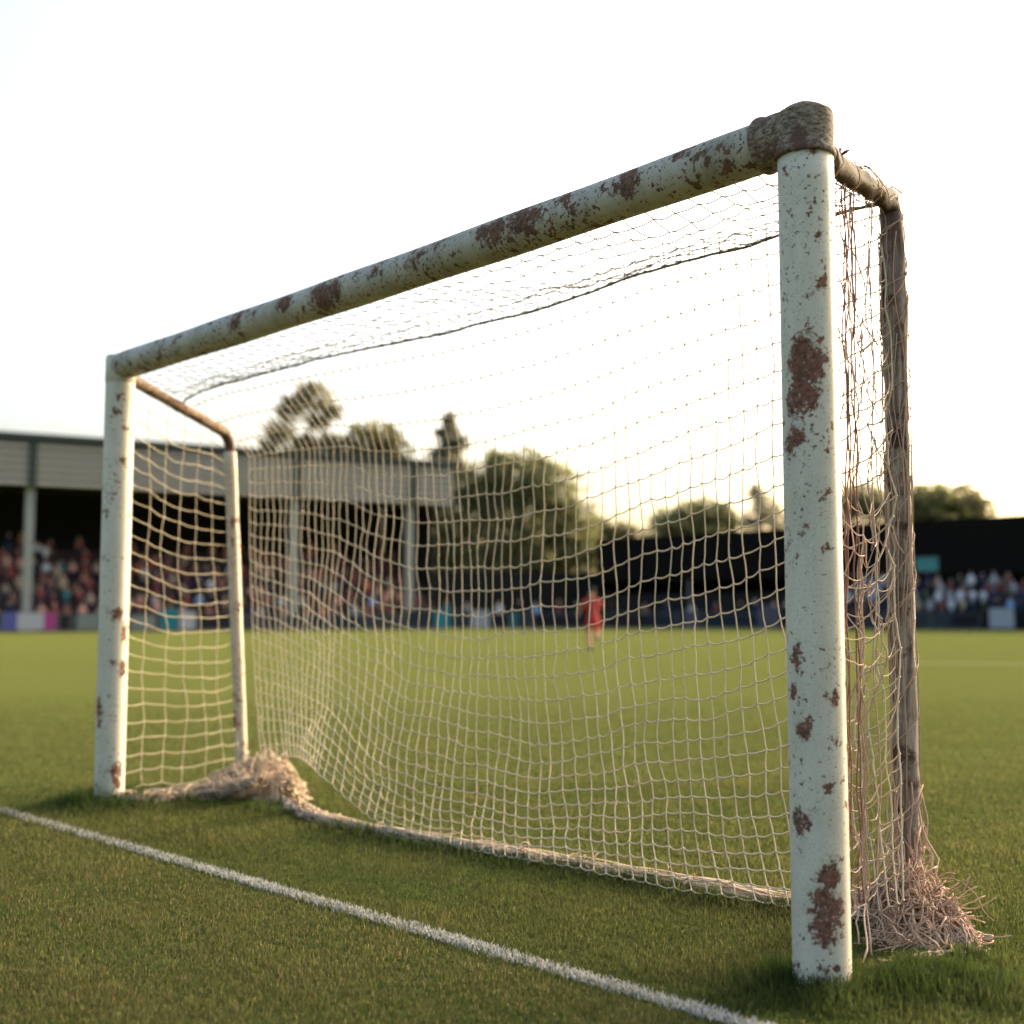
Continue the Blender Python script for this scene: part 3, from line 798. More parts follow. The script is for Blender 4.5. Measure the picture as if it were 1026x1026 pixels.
mb.box((S_L, D0 + NROW * RUN, 0), (S_R - .35, 12.55, .45 + NROW * RISE))
mb.build('terrace', M['terrace'], stand, smooth=False)
for k in range(NROW):
    mb = MB(); z = .45 + k * RISE
    mb.box((S_L + .2, D0 + k * RUN + .48, z + .40), (S_R - .6, D0 + k * RUN + .80, z + .46))
    s = S_L + 1
    while s < S_R - 1: mb.box((s, D0 + k * RUN + .58, z + .002), (s + .06, D0 + k * RUN + .70, z + .398)); s += 2.4
    mb.build('bench', M['bench'], stand, smooth=False)
cols = [s_of(28), s_of(296), s_of(413)]
cols = [cols[0] - 9.5] + cols
for c in cols:
    mb = MB(); w_ = .27
    mb.box((c - w_, .40, 0), (c + w_, .40 + .5, FBt + 1.2)); mb.box((c - w_ - .12, .33, 0), (c + w_ + .12, .97, .35))
    cc = mb.build('column', M['col_paint'], stand, smooth=False)
    mb = MB(); mb.box((c - w_, -.14, FBt - .05), (c + w_, -.102, FT - .26)); mb.build('bracket', M['dark_trim'], cc, smooth=False)

# ================================================================== BLACK STAND ON THE RIGHT
RL, RR_ = gnd(598, 628.2), gnd(1026, 630.6)
RL = atY(598, 620, 116); RR_ = atY(1026, 620, 92); RL.z = RR_.z = 0
rdx = RR_ - RL; rang = math.atan2(rdx.y, rdx.x); RLEN = rdx.length
bst = empty('terrace_stand', RL, rang)
tag(bst, 'low black clad stand with open terrace, right of the pitch behind the goal', 'grandstand')
def r_of(px):
    d = ray(px, 600); n = Vector((-rdx.y, rdx.x, 0)); p = CAM + d * ((RL - CAM).dot(n) / d.dot(n)); return (p - RL).dot(rdx.normalized())
RX1 = RLEN + 14
mb = MB(); zb, zt0, zt1 = 4.2, 8.25, 8.75
mb.add([(0, 0, zb), (RX1, 0, zb), (RX1, 0, zt1), (0, 0, zt0), (0, .3, zb), (RX1, .3, zb), (RX1, .3, zt1), (0, .3, zt0)], [(0, 1, 2, 3), (5, 4, 7, 6), (3, 2, 6, 7), (4, 5, 1, 0), (0, 3, 7, 4), (1, 5, 6, 2)])
s = .4
while s < RX1: mb.box((s, -.05, zb), (s + .18, -.003, zt0 - .05)); s += 1.1
mb.build('cladding', M['black_clad'], bst, smooth=False)
mb = MB(); mb.add([(0, .32, zt0 - .1), (RX1, .32, zt1 - .1), (RX1, 9, zt1 - .9), (0, 9, zt0 - .9), (0, .32, zt0 - .35), (RX1, .32, zt1 - .35), (RX1, 9, zt1 - 1.2), (0, 9, zt0 - 1.2)],
                  [(0, 1, 2, 3), (7, 6, 5, 4), (3, 2, 6, 7), (4, 5, 1, 0), (0, 3, 7, 4), (1, 5, 6, 2)])
mb.build('roof', M['black_clad'], bst, smooth=False)
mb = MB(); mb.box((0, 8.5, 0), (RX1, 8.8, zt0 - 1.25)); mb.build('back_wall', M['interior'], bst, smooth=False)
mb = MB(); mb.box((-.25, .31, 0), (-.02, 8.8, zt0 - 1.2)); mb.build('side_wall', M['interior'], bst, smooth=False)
mb = MB()
for k in range(4): mb.box((.0, -3.6 + k * .9, 0), (RX1, -3.6 + (k + 1) * .9 - .003, .55 + k * .62))
mb.box((0, .35, 0), (RX1, 8.45, .55 + 4 * .62)); mb.build('terrace', M['dark_terrace'], bst, smooth=False)
for px in (690, 800, 905, 1060):
    c = r_of(px); mb = MB(); mb.box((c - .14, .05, 0), (c + .14, .28, zb - .003)); mb.build('column', plain('dark_column', (.10, .10, .10), .7), bst, smooth=False)

# ================================================================== PEOPLE
def skin_figure(name, joints, edges, sub=2):
    """one continuous body: joints {name: (x,y,z,rx[,ry])}; first joint is the pelvis root"""
    ks = list(joints); me = bpy.data.meshes.new(name + '_cage')
    me.from_pydata([joints[k][:3] for k in ks], [(ks.index(a), ks.index(b)) for a, b in edges], [])
    o = bpy.data.objects.new(name + '_cage', me); COL.objects.link(o)
    sk = o.modifiers.new('Skin', 'SKIN'); sk.use_smooth_shade = True
    for i, k in enumerate(ks):
        r = joints[k][3]; r2 = joints[k][4] if len(joints[k]) > 4 else r
        me.skin_vertices[0].data[i].radius = (r, r2)
    me.skin_vertices[0].data[0].use_root = True
    s = o.modifiers.new('Sub', 'SUBSURF'); s.levels = sub; s.render_levels = sub
    dg = bpy.context.evaluated_depsgraph_get(); dg.update()
    m2 = bpy.data.meshes.new_from_object(o.evaluated_get(dg)); m2.name = name
    bpy.data.objects.remove(o); bpy.data.meshes.remove(me)
    return m2
EDGES = [('pelvis', 'waist'), ('waist', 'chest'), ('chest', 'collar'), ('collar', 'neck'), ('neck', 'jaw'), ('jaw', 'head'), ('head', 'crown'),
         ('collar', 'shl'), ('shl', 'ell'), ('ell', 'wrl'), ('wrl', 'hal'), ('collar', 'shr'), ('shr', 'elr'), ('elr', 'wrr'), ('wrr', 'har'),
         ('pelvis', 'hil'), ('hil', 'knl'), ('knl', 'anl'), ('anl', 'tol'), ('pelvis', 'hir'), ('hir', 'knr'), ('knr', 'anr'), ('anr', 'tor')]
def trunk(x=0, y=0, z=0, lean=0):
    d = lambda h: y - lean * h
    return {'pelvis': (x, d(.0), z + .95, .150, .115), 'waist': (x, d(.15), z + 1.10, .135, .10), 'chest': (x, d(.35), z + 1.28, .165, .115), 'collar': (x, d(.5), z + 1.43, .12, .09),
            'neck': (x, d(.57), z + 1.50, .058), 'jaw': (x, d(.62) - .015, z + 1.57, .078, .085), 'head': (x, d(.68) - .01, z + 1.65, .088, .098), 'crown': (x, d(.75), z + 1.72, .062, .070)}
def limbs(J, **k):
    r = {'sh': .062, 'el': .046, 'wr': .034, 'ha': .036, 'hi': .10, 'kn': .066, 'an': .045, 'to': .042}
    for n, p in k.items(): J[n] = (*p, r[n[:2]])
    return J
def standing():
    return limbs(trunk(), shl=(-.19, 0, 1.40), ell=(-.24, .02, 1.13), wrl=(-.23, -.07, .90), hal=(-.22, -.10, .81), shr=(.19, 0, 1.40), elr=(.24, .02, 1.13), wrr=(.23, -.07, .90), har=(.22, -.10, .81),
                 hil=(-.095, 0, .88), knl=(-.105, -.01, .49), anl=(-.11, .02, .09), tol=(-.12, -.12, .045), hir=(.095, 0, .88), knr=(.105, -.01, .49), anr=(.11, .02, .09), tor=(.12, -.12, .045))
def clapping():
    return limbs(trunk(), shl=(-.19, 0, 1.40), ell=(-.25, -.12, 1.17), wrl=(-.10, -.32, 1.28), hal=(-.03, -.37, 1.33), shr=(.19, 0, 1.40), elr=(.25, -.12, 1.17), wrr=(.10, -.32, 1.26), har=(.04, -.37, 1.31),
                 hil=(-.095, 0, .88), knl=(-.105, -.01, .49), anl=(-.11, .02, .09), tol=(-.12, -.12, .045), hir=(.095, 0, .88), knr=(.105, -.01, .49), anr=(.11, .02, .09), tor=(.12, -.12, .045))
def seated():
    return limbs(trunk(0, 0, -.40, .12), shl=(-.19, -.05, 1.0), ell=(-.24, -.10, .74), wrl=(-.13, -.30, .66), hal=(-.08, -.37, .66), shr=(.19, -.05, 1.0), elr=(.24, -.10, .74), wrr=(.13, -.30, .66), har=(.08, -.37, .66),
                 hil=(-.10, -.06, .54), knl=(-.12, -.45, .52), anl=(-.12, -.42, .09), tol=(-.13, -.55, .045), hir=(.10, -.06, .54), knr=(.12, -.45, .52), anr=(.12, -.42, .09), tor=(.13, -.55, .045))
def running():                                         # seen from behind, striding away
    J = trunk(0, 0, -.03, -.18)
    return limbs(J, shl=(-.20, .09, 1.38), ell=(-.33, -.06, 1.16), wrl=(-.36, .12, 1.02), hal=(-.36, .20, 1.02), shr=(.20, .09, 1.38), elr=(.29, .18, 1.20), wrr=(.31, .34, 1.28), har=(.30, .40, 1.33),
                 hil=(-.09, 0, .85), knl=(-.08, .26, .56), anl=(-.06, .06, .16), tol=(-.06, .16, .06), hir=(.09, -.02, .85), knr=(.08, -.06, .47), anr=(.03, -.42, .44), tor=(.03, -.50, .36))
def mat_c(name, c): return plain(name, c, .85, .15, .18, 9)
SKINS = [mat_c('skin', c) for c in ((.46, .27, .19), (.36, .20, .13), (.52, .33, .25), (.16, .08, .05))]
HAIRS = [mat_c('hair', c) for c in ((.02, .014, .01), (.06, .035, .02), (.14, .09, .05), (.28, .27, .25), (.18, .13, .10))]
TOPS = {'dark red': (.24, .06, .055), 'maroon': (.15, .045, .05), 'reddish brown': (.30, .13, .10), 'brown': (.20, .12, .09), 'salmon pink': (.52, .28, .23), 'black': (.02, .02, .022), 'navy blue': (.02, .03, .07),
        'pale grey': (.36, .36, .36), 'white': (.62, .63, .64), 'sky blue': (.22, .38, .62), 'teal': (.03, .18, .19), 'beige': (.40, .30, .21), 'orange': (.48, .14, .07), 'dark green': (.02, .06, .035)}
TOPM = {k: mat_c(k.replace(' ', '_') + '_cloth', c) for k, c in TOPS.items()}
TROUS = [mat_c('trousers', c) for c in ((.02, .025, .045), (.03, .03, .03), (.09, .075, .055), (.05, .06, .09))]
SHOE = mat_c('shoe', (.02, .018, .017))
def figure_mesh(name, J, skin_legs=False, top_z=None, short_sleeve=False, sock=None):
    me = skin_figure(name, J, EDGES)
    A = {k: Vector(v[:3]) for k, v in J.items()}
    segs = [(a, b) for a, b in EDGES]
    part = {}
    for a, b in segs:
        if b in ('neck', 'jaw', 'head', 'crown'): part[(a, b)] = 0
        elif b in ('hal', 'har'): part[(a, b)] = 0
        elif b in ('tol', 'tor'): part[(a, b)] = 4
        elif b in ('hil', 'hir'): part[(a, b)] = 2
        elif b in ('knl', 'knr'): part[(a, b)] = 2
        elif b in ('anl', 'anr'): part[(a, b)] = 0 if skin_legs else 2
        elif short_sleeve and b in ('wrl', 'wrr'): part[(a, b)] = 0
        else: part[(a, b)] = 1
    hd = A['head']; back = A['neck'].y
    for p in me.polygons:
        c = p.center; best = None
        for (a, b) in segs:
            pa, pb = A[a], A[b]; d = pb - pa; t = max(0, min(1, (c - pa).dot(d) / d.length_squared))
            dist = (c - pa - d * t).length / (J[a][3] * (1 - t) + J[b][3] * t)
            if best is None or dist < best[0]: best = (dist, a, b, t)
        mi_ = part[(best[1], best[2])]
        if best[2] == 'neck' and best[3] < .35: mi_ = 1
        if skin_legs and best[2] in ('knl', 'knr') and best[3] > .62: mi_ = 0
        if sock and best[2] in ('anl', 'anr') and best[3] > .25: mi_ = 5
        p.material_index = mi_; p.use_smooth = True
    return me, A
def hair_cap(A, J, facing=-1):
    """a cap of hair over crown and back of the head"""
    h = A['head'] + Vector((0, 0, .02)); m = MB(); n, k = 12, 7; V = []
    for i in range(k + 1):
        th = i / k * 1.9
        for j in range(n):
            q = 2 * math.pi * j / n
            lim = 1.25 if math.sin(q) * facing > .3 else 1.9
            t2 = th / 1.9 * lim
            V.append((h.x + .100 * math.sin(t2) * math.cos(q), h.y + .112 * math.sin(t2) * math.sin(q), h.z + .120 * math.cos(t2)))
    m.add(V, [(i * n + j, i * n + (j + 1) % n, (i + 1) * n + (j + 1) % n, (i + 1) * n + j) for i in range(k) for j in range(n)])
    return m
FIG = {}
for nm, fn in (('standing', standing), ('clapping', clapping), ('seated', seated)):
    J = fn(); me, A = figure_mesh('person', J)
    # a nose and ears, and the hair joined into the same figure (too small in the picture to be parts)
    bm = bmesh.new(); bm.from_mesh(me)
    hm = hair_cap(A, J); vs_ = [bm.verts.new(p) for p in hm.v]
    for q in hm.f:
        try:
            f_ = bm.faces.new([vs_[i] for i in q]); f_.material_index = 3; f_.smooth = True
        except ValueError: pass
    hd = A['head']
    for c, s in ((Vector((hd.x, hd.y - .11, hd.z - .03)), (.014, .022, .026)), (Vector((hd.x - .092, hd.y, hd.z - .02)), (.012, .02, .03)), (Vector((hd.x + .092, hd.y, hd.z - .02)), (.012, .02, .03))):
        r_ = bmesh.ops.create_icosphere(bm, subdivisions=1, radius=1.0)
        for v_ in r_['verts']: v_.co = Vector((v_.co.x * s[0], v_.co.y * s[1], v_.co.z * s[2])) + c
    bm.to_mesh(me); bm.free()
    for m_ in (SKINS[0], TOPM['black'], TROUS[0], HAIRS[0], SHOE): me.materials.append(m_)
    FIG[nm] = me
PR = random.Random(21)
ORD = ['first', 'second', 'third', 'fourth', 'fifth', 'sixth', 'seventh', 'eighth', 'ninth', 'tenth', 'eleventh', 'twelfth', 'thirteenth', 'fourteenth']
people = []
def person(pose, loc, rz, top, key, scale=1.02):
    o = bpy.data.objects.new('person', FIG[pose]); COL.objects.link(o)
    o.location = loc; o.rotation_euler = (0, 0, rz + PR.uniform(-.3, .3)); s = scale * PR.uniform(.93, 1.07); o.scale = (s, s, s)
    for i, m_ in enumerate((PR.choice(SKINS[:3] * 3 + SKINS), TOPM[top], PR.choice(TROUS), PR.choice(HAIRS), SHOE)):
        o.material_slots[i].link = 'OBJECT'; o.material_slots[i].material = m_
    o['category'] = 'person'; people.append((o, pose, top, key))
    return o
def stand_pt(s, d, z): return SL + Vector((math.cos(sang) * s - math.sin(sang) * d, math.sin(sang) * s + math.cos(sang) * d, z))
def black_pt(s, d, z): return RL + Vector((math.cos(rang) * s - math.sin(rang) * d, math.sin(rang) * s + math.cos(rang) * d, z))
LEFT_T = ['dark red'] * 5 + ['maroon'] * 5 + ['reddish brown'] * 6 + ['brown'] * 4 + ['salmon pink'] * 3 + ['black'] * 3 + ['navy blue'] * 2 + ['pale grey', 'white', 'beige', 'beige', 'sky blue', 'teal', 'orange']
RIGHT_T = ['white'] * 5 + ['navy blue'] * 5 + ['teal'] * 3 + ['dark green'] * 3 + ['beige'] * 4 + ['maroon'] * 4 + ['black'] * 4 + ['brown'] * 4 + ['sky blue'] * 2 + ['pale grey'] * 3 + ['dark red'] * 2
s_first = s_of(-6)
for k in range(NROW):
    s = s_first + PR.uniform(0, .5)
    while s < s_of(436):
        if PR.random() < (.9 if k < 5 else .68):
            z = .45 + k * RISE
            seat = PR.random() < .72
            bay = sum(1 for c in cols[1:] if s > c)
            if seat: person('seated', stand_pt(s, D0 + k * RUN + .58, z), sang, PR.choice(LEFT_T), ('L', k, bay, s))
            else: person(PR.choice(['standing', 'clapping']), stand_pt(s, D0 + k * RUN + .26, z), sang, PR.choice(LEFT_T), ('L', k, bay, s))
        s += PR.uniform(.72, 1.12)
for k in range(4):
    s = r_of(846) + PR.uniform(0, .5)
    while s < r_of(1034):
        if PR.random() < .93:
            person(PR.choice(['standing', 'clapping', 'standing']), black_pt(s, -3.6 + k * .9 + .45, .55 + k * .62), rang, PR.choice(RIGHT_T), ('R', k, 0, s), 1.08)
        s += PR.uniform(.72, 1.05)
# spectators standing behind the boards between the two stands and in front of the black stand
for px, Y, top in ((432, 103, 'navy blue'), (447, 104, 'teal'), (468, 103, 'pale grey'), (500, 103, 'white'), (521, 104, 'black'), (537, 103, 'sky blue'), (560, 105, 'maroon'), (578, 104, 'dark green'), (612, 106, 'black'),
                   (646, 104, 'brown'), (668, 102, 'navy blue'), (693, 101, 'pale grey'), (718, 100, 'maroon'), (742, 99, 'black'), (757, 98, 'navy blue'), (776, 98, 'salmon pink'), (789, 97, 'white')):
    p = atY(px, 620, Y); person('standing', Vector((p.x, p.y, 0)), 0, top, ('M', 0, 0, p.x), 1.28)
BAYS = ['first bay', 'second bay', 'third bay', 'fourth bay', 'last bay']
grp = {}
for o, pose, top, key in people:
    grp.setdefault((key[0], key[1], key[2], top, pose), []).append((key[3], o))
for (side, k, bay, top, pose), L in grp.items():
    L.sort(key=lambda t: t[0])
    pn = {'seated': 'seated', 'standing': 'standing', 'clapping': 'clapping'}[pose]
    for i, (_, o) in enumerate(L):
        which = '' if len(L) == 1 else ' ' + ORD[i] + ' from left'
        if side == 'L':
            tag(o, f'{pn} person in {top}, {ORD[k]} row of pale stand, {BAYS[bay]}{which}', group='spectators seated and standing in the pale stand')
        elif side == 'R':
            tag(o, f'{pn} person in {top}, {ORD[k]} terrace row of black stand{which}', group='spectators on the black terrace')
        else:
            tag(o, f'person in {top} standing at pitch side boards between the stands{which}', group='spectators along the boards')
print('PEOPLE', len(people))

# the player in red on the pitch
pl = gnd(594, 655)
J = running(); me, A = figure_mesh('body', J, skin_legs=True, short_sleeve=True, sock=True)
RED = mat_c('red_kit', (.36, .05, .04)); REDS = mat_c('red_shorts', (.50, .03, .03)); SOCK = mat_c('red_sock', (.40, .17, .10))
for m_ in (mat_c('player_skin', (.45, .25, .17)), RED, REDS, HAIRS[0], SHOE, SOCK): me.materials.append(m_)
player = empty('person', pl, .15); tag(player, 'person in red football kit running on the pitch beyond the net', 'person')
bo = bpy.data.objects.new('body', me); COL.objects.link(bo); bo.parent = player
hair_cap(A, J, 1).build('hair', HAIRS[0], player); player.scale = (1.02,) * 3

# ================================================================== BOARDS, SIGNS
BM = {k: mat_c('board_' + k, c) for k, c in {'black': (0.014, 0.014, 0.018), 'white': (0.302, 0.310, 0.324), 'blue': (0.072, 0.079, 0.230), 'pink': (0.274, 0.043, 0.158), 'teal': (0.014, 0.144, 0.173), 'pale': (0.144, 0.166, 0.151), 'navy': (0.013, 0.020, 0.030), 'slate': (0.032, 0.037, 0.040), 'green': (0.022, 0.058, 0.043), 'mauve': (0.072, 0.068, 0.090)}.items()}
frame_m = plain('board_frame', (.12, .12, .12), .6)
def board(A, B, h, strips, label, z0=.10):
    d = B - A; L = d.length; an = math.atan2(d.y, d.x)
    r = empty('advertising_board', A, an); tag(r, label, 'advertising board', 'advertising boards along the pitch edge')
    for c, a, b in strips:
        mb = MB(); mb.box((max(a * L + .005, .045), -.02, z0 + .05), (min(b * L - .005, L - .045), .02, z0 + h - .05)); mb.build('panel', BM[c], r, smooth=False)
    mb = MB(); mb.box((0, -.035, z0), (L, .035, z0 + .045)); mb.box((0, -.035, z0 + h - .045), (L, .035, z0 + h)); mb.box((0, -.034, z0 + .0451), (.04, .034, z0 + h - .0451)); mb.box((L - .04, -.034, z0 + .0451), (L, .034, z0 + h - .0451)); mb.build('frame', frame_m, r, smooth=False)
    for t in (.12, .88):
        mb = MB(); mb.box((t * L - .04, .036, 0), (t * L + .04, .09, z0 + h * .8)); mb.box((t * L - .04, -.2, 0), (t * L + .04, .5, .06)); mb.build('foot', frame_m, r, smooth=False)
FL0 = atY(0, 633, 73.5); FL0.z = 0; FL1 = atY(430, 633, 89); FL1.z = 0
def on_front(px):
    n = Vector((-(FL1.y - FL0.y), FL1.x - FL0.x, 0)); d = ray(px, 600); p = CAM + d * ((FL0 - CAM).dot(n) / d.dot(n)); p.z = 0; return p
def bd(x0, x1, h, strips, label): board(on_front(x0), on_front(x1), h, strips, label)
bd(-52, 1, 1.10, [('black', 0, 1)], 'black advertising board cut off by the left edge of the photo')
bd(2, 58, 1.15, [('blue', 0, .28), ('white', .28, .76), ('pink', .76, 1)], 'advertising board striped blue, white and pink beside the first stand column')
bd(59, 72, 1.05, [('black', 0, 1)], 'narrow black advertising board right of the blue, white and pink one')
bd(73, 127, 1.05, [('navy', 0, .08), ('pale', .08, .5), ('navy', .5, 1)], 'pale green and navy advertising board behind the far goal post')
bd(128, 160, 1.0, [('pale', .1, .9), ('navy', 0, .1), ('navy', .9, 1)], 'pale advertising board with dark ends left of the teal one')
bd(161, 179, 1.4, [('teal', 0, 1)], 'narrow teal advertising board seen through the far side net')
bd(180, 197, 1.25, [('white', 0, 1)], 'small white advertising board beside the narrow teal one')
bd(198, 262, 1.0, [('black', 0, .5), ('slate', .5, 1)], 'black and slate advertising board behind the far back post')
bd(263, 330, 1.0, [('slate', 0, .6), ('navy', .6, 1)], 'slate and navy advertising board left of the third column')
bd(331, 405, 1.0, [('navy', 0, .4), ('slate', .4, 1)], 'navy and slate advertising board near the last column')
bd(406, 470, 1.35, [('navy', 0, .45), ('teal', .45, .7), ('navy', .7, 1)], 'navy advertising board with a teal centre at the end of the stand')
ML0 = on_front(471); ML1 = atY(790, 620, 93.5); ML1.z = 0
def on_mid(px):
    n = Vector((-(ML1.y - ML0.y), ML1.x - ML0.x, 0)); d = ray(px, 600); p = CAM + d * ((ML0 - CAM).dot(n) / d.dot(n)); p.z = 0; return p
for x0, x1, h, st, lb in ((472, 491, 1.35, [('white', 0, 1)], 'square white advertising board between the two stands'), (492, 510, 1.1, [('black', 0, 1)], 'small black advertising board right of the square white one'),
                          (511, 534, 1.2, [('teal', 0, .3), ('slate', .3, 1)], 'slate advertising board with teal left end between the stands'), (535, 580, 1.1, [('black', 0, 1)], 'long black advertising board left of the player in red'),
                          (606, 678, 1.1, [('black', 0, .6), ('navy', .6, 1)], 'black and navy advertising board right of the player in red'), (679, 706, 1.25, [('mauve', .25, .8), ('black', 0, .25), ('black', .8, 1)], 'black board with mauve middle below the dark stand'),
                          (707, 760, 1.1, [('navy', 0, 1)], 'plain navy advertising board left of the near post'), (761, 790, 1.7, [('mauve', 0, .7), ('black', .7, 1)], 'tall mauve and black advertising board beside the near post')):
    board(on_mid(x0), on_mid(x1), h, st, lb)
for x0, x1, h, st, lb in ((846, 910, 1.15, [('slate', 0, 1)], 'slate advertising board behind the near side net'), (912, 955, 1.2, [('green', 0, .5), ('slate', .5, 1)], 'dark green and slate advertising board under the right hand crowd'),
                          (956, 1003, 1.1, [('slate', 0, .4), ('black', .4, 1)], 'slate and black advertising board below the right hand crowd'), (1011, 1036, 1.5, [('white', 0, 1)], 'white advertising board at the right edge of the photo')):
    board(black_pt(r_of(x0), -5.0, 0), black_pt(r_of(x1), -5.0, 0), h, st, lb)
# small teal sign hung on the black cladding
sp = black_pt(r_of(919), -.09, 0); sq = black_pt(r_of(941), -.09, 0)
sg = empty('hanging_sign', Vector((sp.x, sp.y, 0)), rang); tag(sg, 'small turquoise sign hung on the black stand above the crowd', 'sign')
L = (sq - sp).length; mb = MB(); mb.box((0, -.05, 4.55), (L, -.01, 5.55)); mb.build('panel', mat_c('turquoise_panel', (.06, .21, .19)), sg, smooth=False)
mb = MB()
for a, b in ((4.47, 4.55), (5.55, 5.63)): mb.box((-.06, -.06, a), (L + .06, .02, b))
for a, b in ((-.06, -.004), (L + .004, L + .06)): mb.box((a, -.058, 4.551), (b, .018, 5.549))
mb.build('frame', frame_m, sg, smooth=False)

# dark boundary fence between the stands
fA, fB = atY(415, 620, 112), atY(604, 620, 120); fA.z = fB.z = 0
d = fB - fA; fe = empty('boundary_fence', fA, math.atan2(d.y, d.x)); tag(fe, 'dark timber boundary fence closing the gap between the two stands', 'fence')
mb = MB(); s = 0; Lf = d.length
while s < Lf: mb.box((s, 0, .1), (s + .28, .05, 5.2 + .12 * math.sin(s * 3))); s += .30
mb.build('boarding', plain('dark_timber', (.010, .009, .008), .9), fe, smooth=False)
s = 0
while s < Lf: mb = MB(); mb.box((s, .055, 0), (s + .15, .2, 5.0)); mb.build('post', plain('fence_post', (.03, .027, .024), .9), fe, smooth=False); s += 3

# ================================================================== TREES
def leaf_mat(name, c1, c2, tr=.6):
    N = NT(name); oi = N.n('ShaderNodeTexNoise'); oi.inputs['Scale'].default_value = .35; N.l(N.tc.outputs['Object'], oi.inputs['Vector'])
    c = N.mix(N.step(oi.outputs['Fac'], .35, .65), c1, c2); c = N.mix(N.math('MULTIPLY', N.noise(6, 2), .5), c, tuple(x * .6 for x in c1))
    N.set(c, .6, .25); N.translucent(c, tr); return N.m
LEAF = {'green': leaf_mat('leaf_green', (.15, .155, .062), (.235, .235, .10)), 'olive': leaf_mat('leaf_olive', (.17, .165, .07), (.26, .24, .12)),
        'grey': leaf_mat('leaf_grey', (.21, .20, .135), (.30, .285, .20)), 'dark': leaf_mat('leaf_dark', (.025, .036, .012), (.05, .062, .018))}
BARK = plain('bark', (.07, .055, .04), .9, .1)
TRN = np.random.default_rng(77)
def tree(base, h, clumps, leaf, label, n_per=420, lsize=.34, trunk_r=.35, name='tree', group='trees behind the stands'):
    """clumps: (x, y, z, rx, rz) in metres from the base; leaves fill a noisy shell of each"""
    root = empty(name, base); tag(root, label, 'tree', group)
    V = []; n_all = 0
    for (cx, cy, cz, rx, rz) in clumps:
        n = int(n_per * .62 * (rx * rx * rz) ** .55)
        d = TRN.normal(size=(n, 3)); d /= np.linalg.norm(d, axis=1)[:, None]
        r = TRN.random(n) ** .38
        lump = 1 + .22 * np.sin(d[:, 0] * 5 + cx) * np.cos(d[:, 2] * 6 + cy) + .14 * np.sin(d[:, 1] * 9 + cz * 2)
        c = d * (r * lump)[:, None] * np.array([rx, rx, rz]) + np.array([cx, cy, cz])
        g = np.sin(c[:, 0] * 1.7 + cx) * np.sin(c[:, 1] * 1.5) * np.sin(c[:, 2] * 1.9 + cz)
        c = c[g > -.12]
        V.append(c)
    c = np.concatenate(V); n = len(c)
    a = TRN.normal(size=(n, 3)); a /= np.linalg.norm(a, axis=1)[:, None]; b = np.cross(a, TRN.normal(size=(n, 3))); b /= np.linalg.norm(b, axis=1)[:, None]
    s = TRN.uniform(.6, 1.4, n)[:, None] * lsize
    Q = np.stack([c - a * s, c + b * s * .55, c + a * s, c - b * s * .55], 1).reshape(-1, 3)
    k = np.arange(n)[:, None] * 4
    T = np.concatenate([k + [0, 1, 2], k + [0, 2, 3]], 1).reshape(-1, 3)
    cr = np_mesh('crown', Q, T, [LEAF[leaf]], parent=root)
    mb = MB(); top = max(cl[2] for cl in clumps)
    axis = [Vector((0, 0, -.2)), Vector((.1, 0, h * .2)), Vector((-.15, .1, h * .42)), Vector((0, 0, top * .85))]
    P = poly(axis, 12); mb.tube(P, [trunk_r * (1.25 - 1.0 * i / 12) for i in range(13)], 10)
    for (cx, cy, cz, rx, rz) in clumps:
        t0 = min(.9, max(.25, (cz - rz * 1.1) / (top * .85))); p0 = P[int(t0 * 11)]
        e = Vector((cx, cy, cz)); mid_ = lerp(p0, e, .5) + Vector((0, 0, -.15 * (e - p0).length * .4))
        mb.tube([p0, lerp(p0, mid_, .6), mid_, lerp(mid_, e, .6), e], [trunk_r * .42, trunk_r * .34, trunk_r * .26, trunk_r * .18, trunk_r * .08], 7)
    mb.build('trunk', BARK, root)
    return root
def px_tree(px, Y, spec, leaf, label, **k):
    """spec: clumps measured on the photo as (px, py, rx px, rz px, depth offset m)"""
    b = atY(px, 620, Y); b.z = 0; sc = Y / FPX; cl = []
    for x, y, rx, rz, dy in spec:
        p = atY(x, y, Y); cl.append((p.x - b.x, dy, p.z, rx * sc, rz * sc))
    h = max(c[2] + c[4] for c in cl)
    tree(b, h, cl, leaf, label, **k)
px_tree(304, 122, [(312, 398, 24, 16, 0), (290, 410, 17, 14, .6), (333, 410, 12, 12, -.5), (278, 432, 15, 12, .5), (318, 422, 12, 9, 0), (270, 447, 10, 9, 0), (300, 444, 16, 10, 1), (326, 444, 14, 12, 0)], 'grey', 'tall sparse grey green tree with sky gaps above the pale stand roof', n_per=330, lsize=.36, trunk_r=.7, name='broadleaf_tree')
px_tree(372, 124, [(372, 440, 30, 18, 0), (345, 450, 18, 14, 1), (395, 452, 18, 13, -.5), (368, 458, 30, 12, 1), (400, 466, 16, 10, 0)], 'olive', 'rounded olive tree showing above the stand roof right of the tall sparse tree', name='broadleaf_tree')
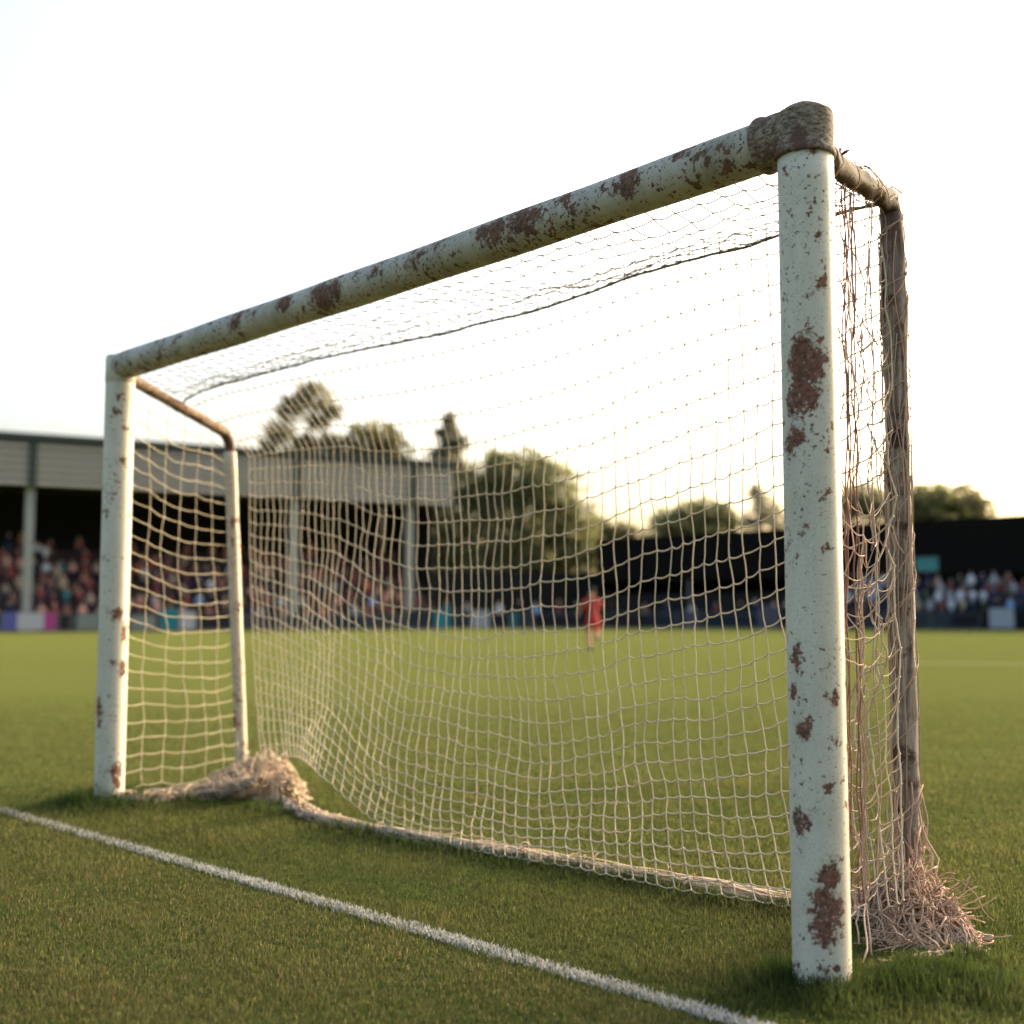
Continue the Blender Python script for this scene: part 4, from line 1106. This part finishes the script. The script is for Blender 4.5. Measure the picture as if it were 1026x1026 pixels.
px_tree(450, 128, [(450, 422, 7, 9, 0), (448, 434, 13, 8, .2), (454, 444, 17, 8, -.2), (446, 455, 19, 8, .1), (452, 470, 18, 10, 0)], 'grey', 'small pointed conifer at the right end of the stand roof', n_per=620, lsize=.34, trunk_r=.14, name='conifer_tree')
px_tree(520, 126, [(515, 478, 42, 28, 0), (485, 492, 34, 26, 1), (552, 490, 34, 26, -1), (462, 520, 34, 26, 0), (520, 520, 50, 32, 1.5), (572, 520, 28, 24, 0), (448, 548, 26, 24, 0), (505, 555, 60, 26, 1), (570, 548, 34, 22, .5), (500, 462, 16, 12, 0), (540, 468, 14, 12, 0), (545, 566, 44, 16, 1), (590, 556, 16, 16, 0), (480, 566, 44, 16, 1), (458, 494, 20, 18, .5), (432, 515, 16, 24, 0), (428, 560, 22, 26, 0)], 'green', 'largest tree, broad green mass right of the pale stand', n_per=330, lsize=.36, trunk_r=.6, name='broadleaf_tree')
px_tree(606, 140, [(596, 530, 18, 12, 0), (622, 533, 18, 9, 0), (610, 546, 26, 14, 0)], 'olive', 'small bush like tree low between the big tree and the black stand', name='broadleaf_tree')
px_tree(692, 138, [(705, 516, 30, 16, 0), (672, 522, 24, 14, 0), (725, 524, 18, 13, 0), (690, 532, 44, 16, 1)], 'green', 'rounded tree with two domes above the middle of the black stand', name='broadleaf_tree')
px_tree(762, 142, [(757, 494, 9, 10, 0), (765, 508, 16, 10, 0), (775, 520, 20, 13, 0), (752, 522, 14, 10, 0)], 'grey', 'thin pale tree just left of the near post', n_per=220, name='broadleaf_tree')
px_tree(866, 138, [(866, 500, 26, 16, 0), (850, 512, 22, 14, 0), (884, 512, 22, 14, 0)], 'olive', 'olive tree seen between the near post and the weathered back post', name='broadleaf_tree')
px_tree(938, 134, [(932, 500, 26, 17, 0), (916, 508, 20, 14, 0), (950, 508, 20, 13, 0), (935, 518, 34, 12, 1)], 'green', 'dark green tree right of the weathered back post above the black stand', name='broadleaf_tree')
px_tree(970, 136, [(966, 500, 18, 17, 0), (980, 510, 16, 12, 0), (958, 512, 18, 12, 0)], 'olive', 'rightmost rounded tree above the black stand', name='broadleaf_tree')
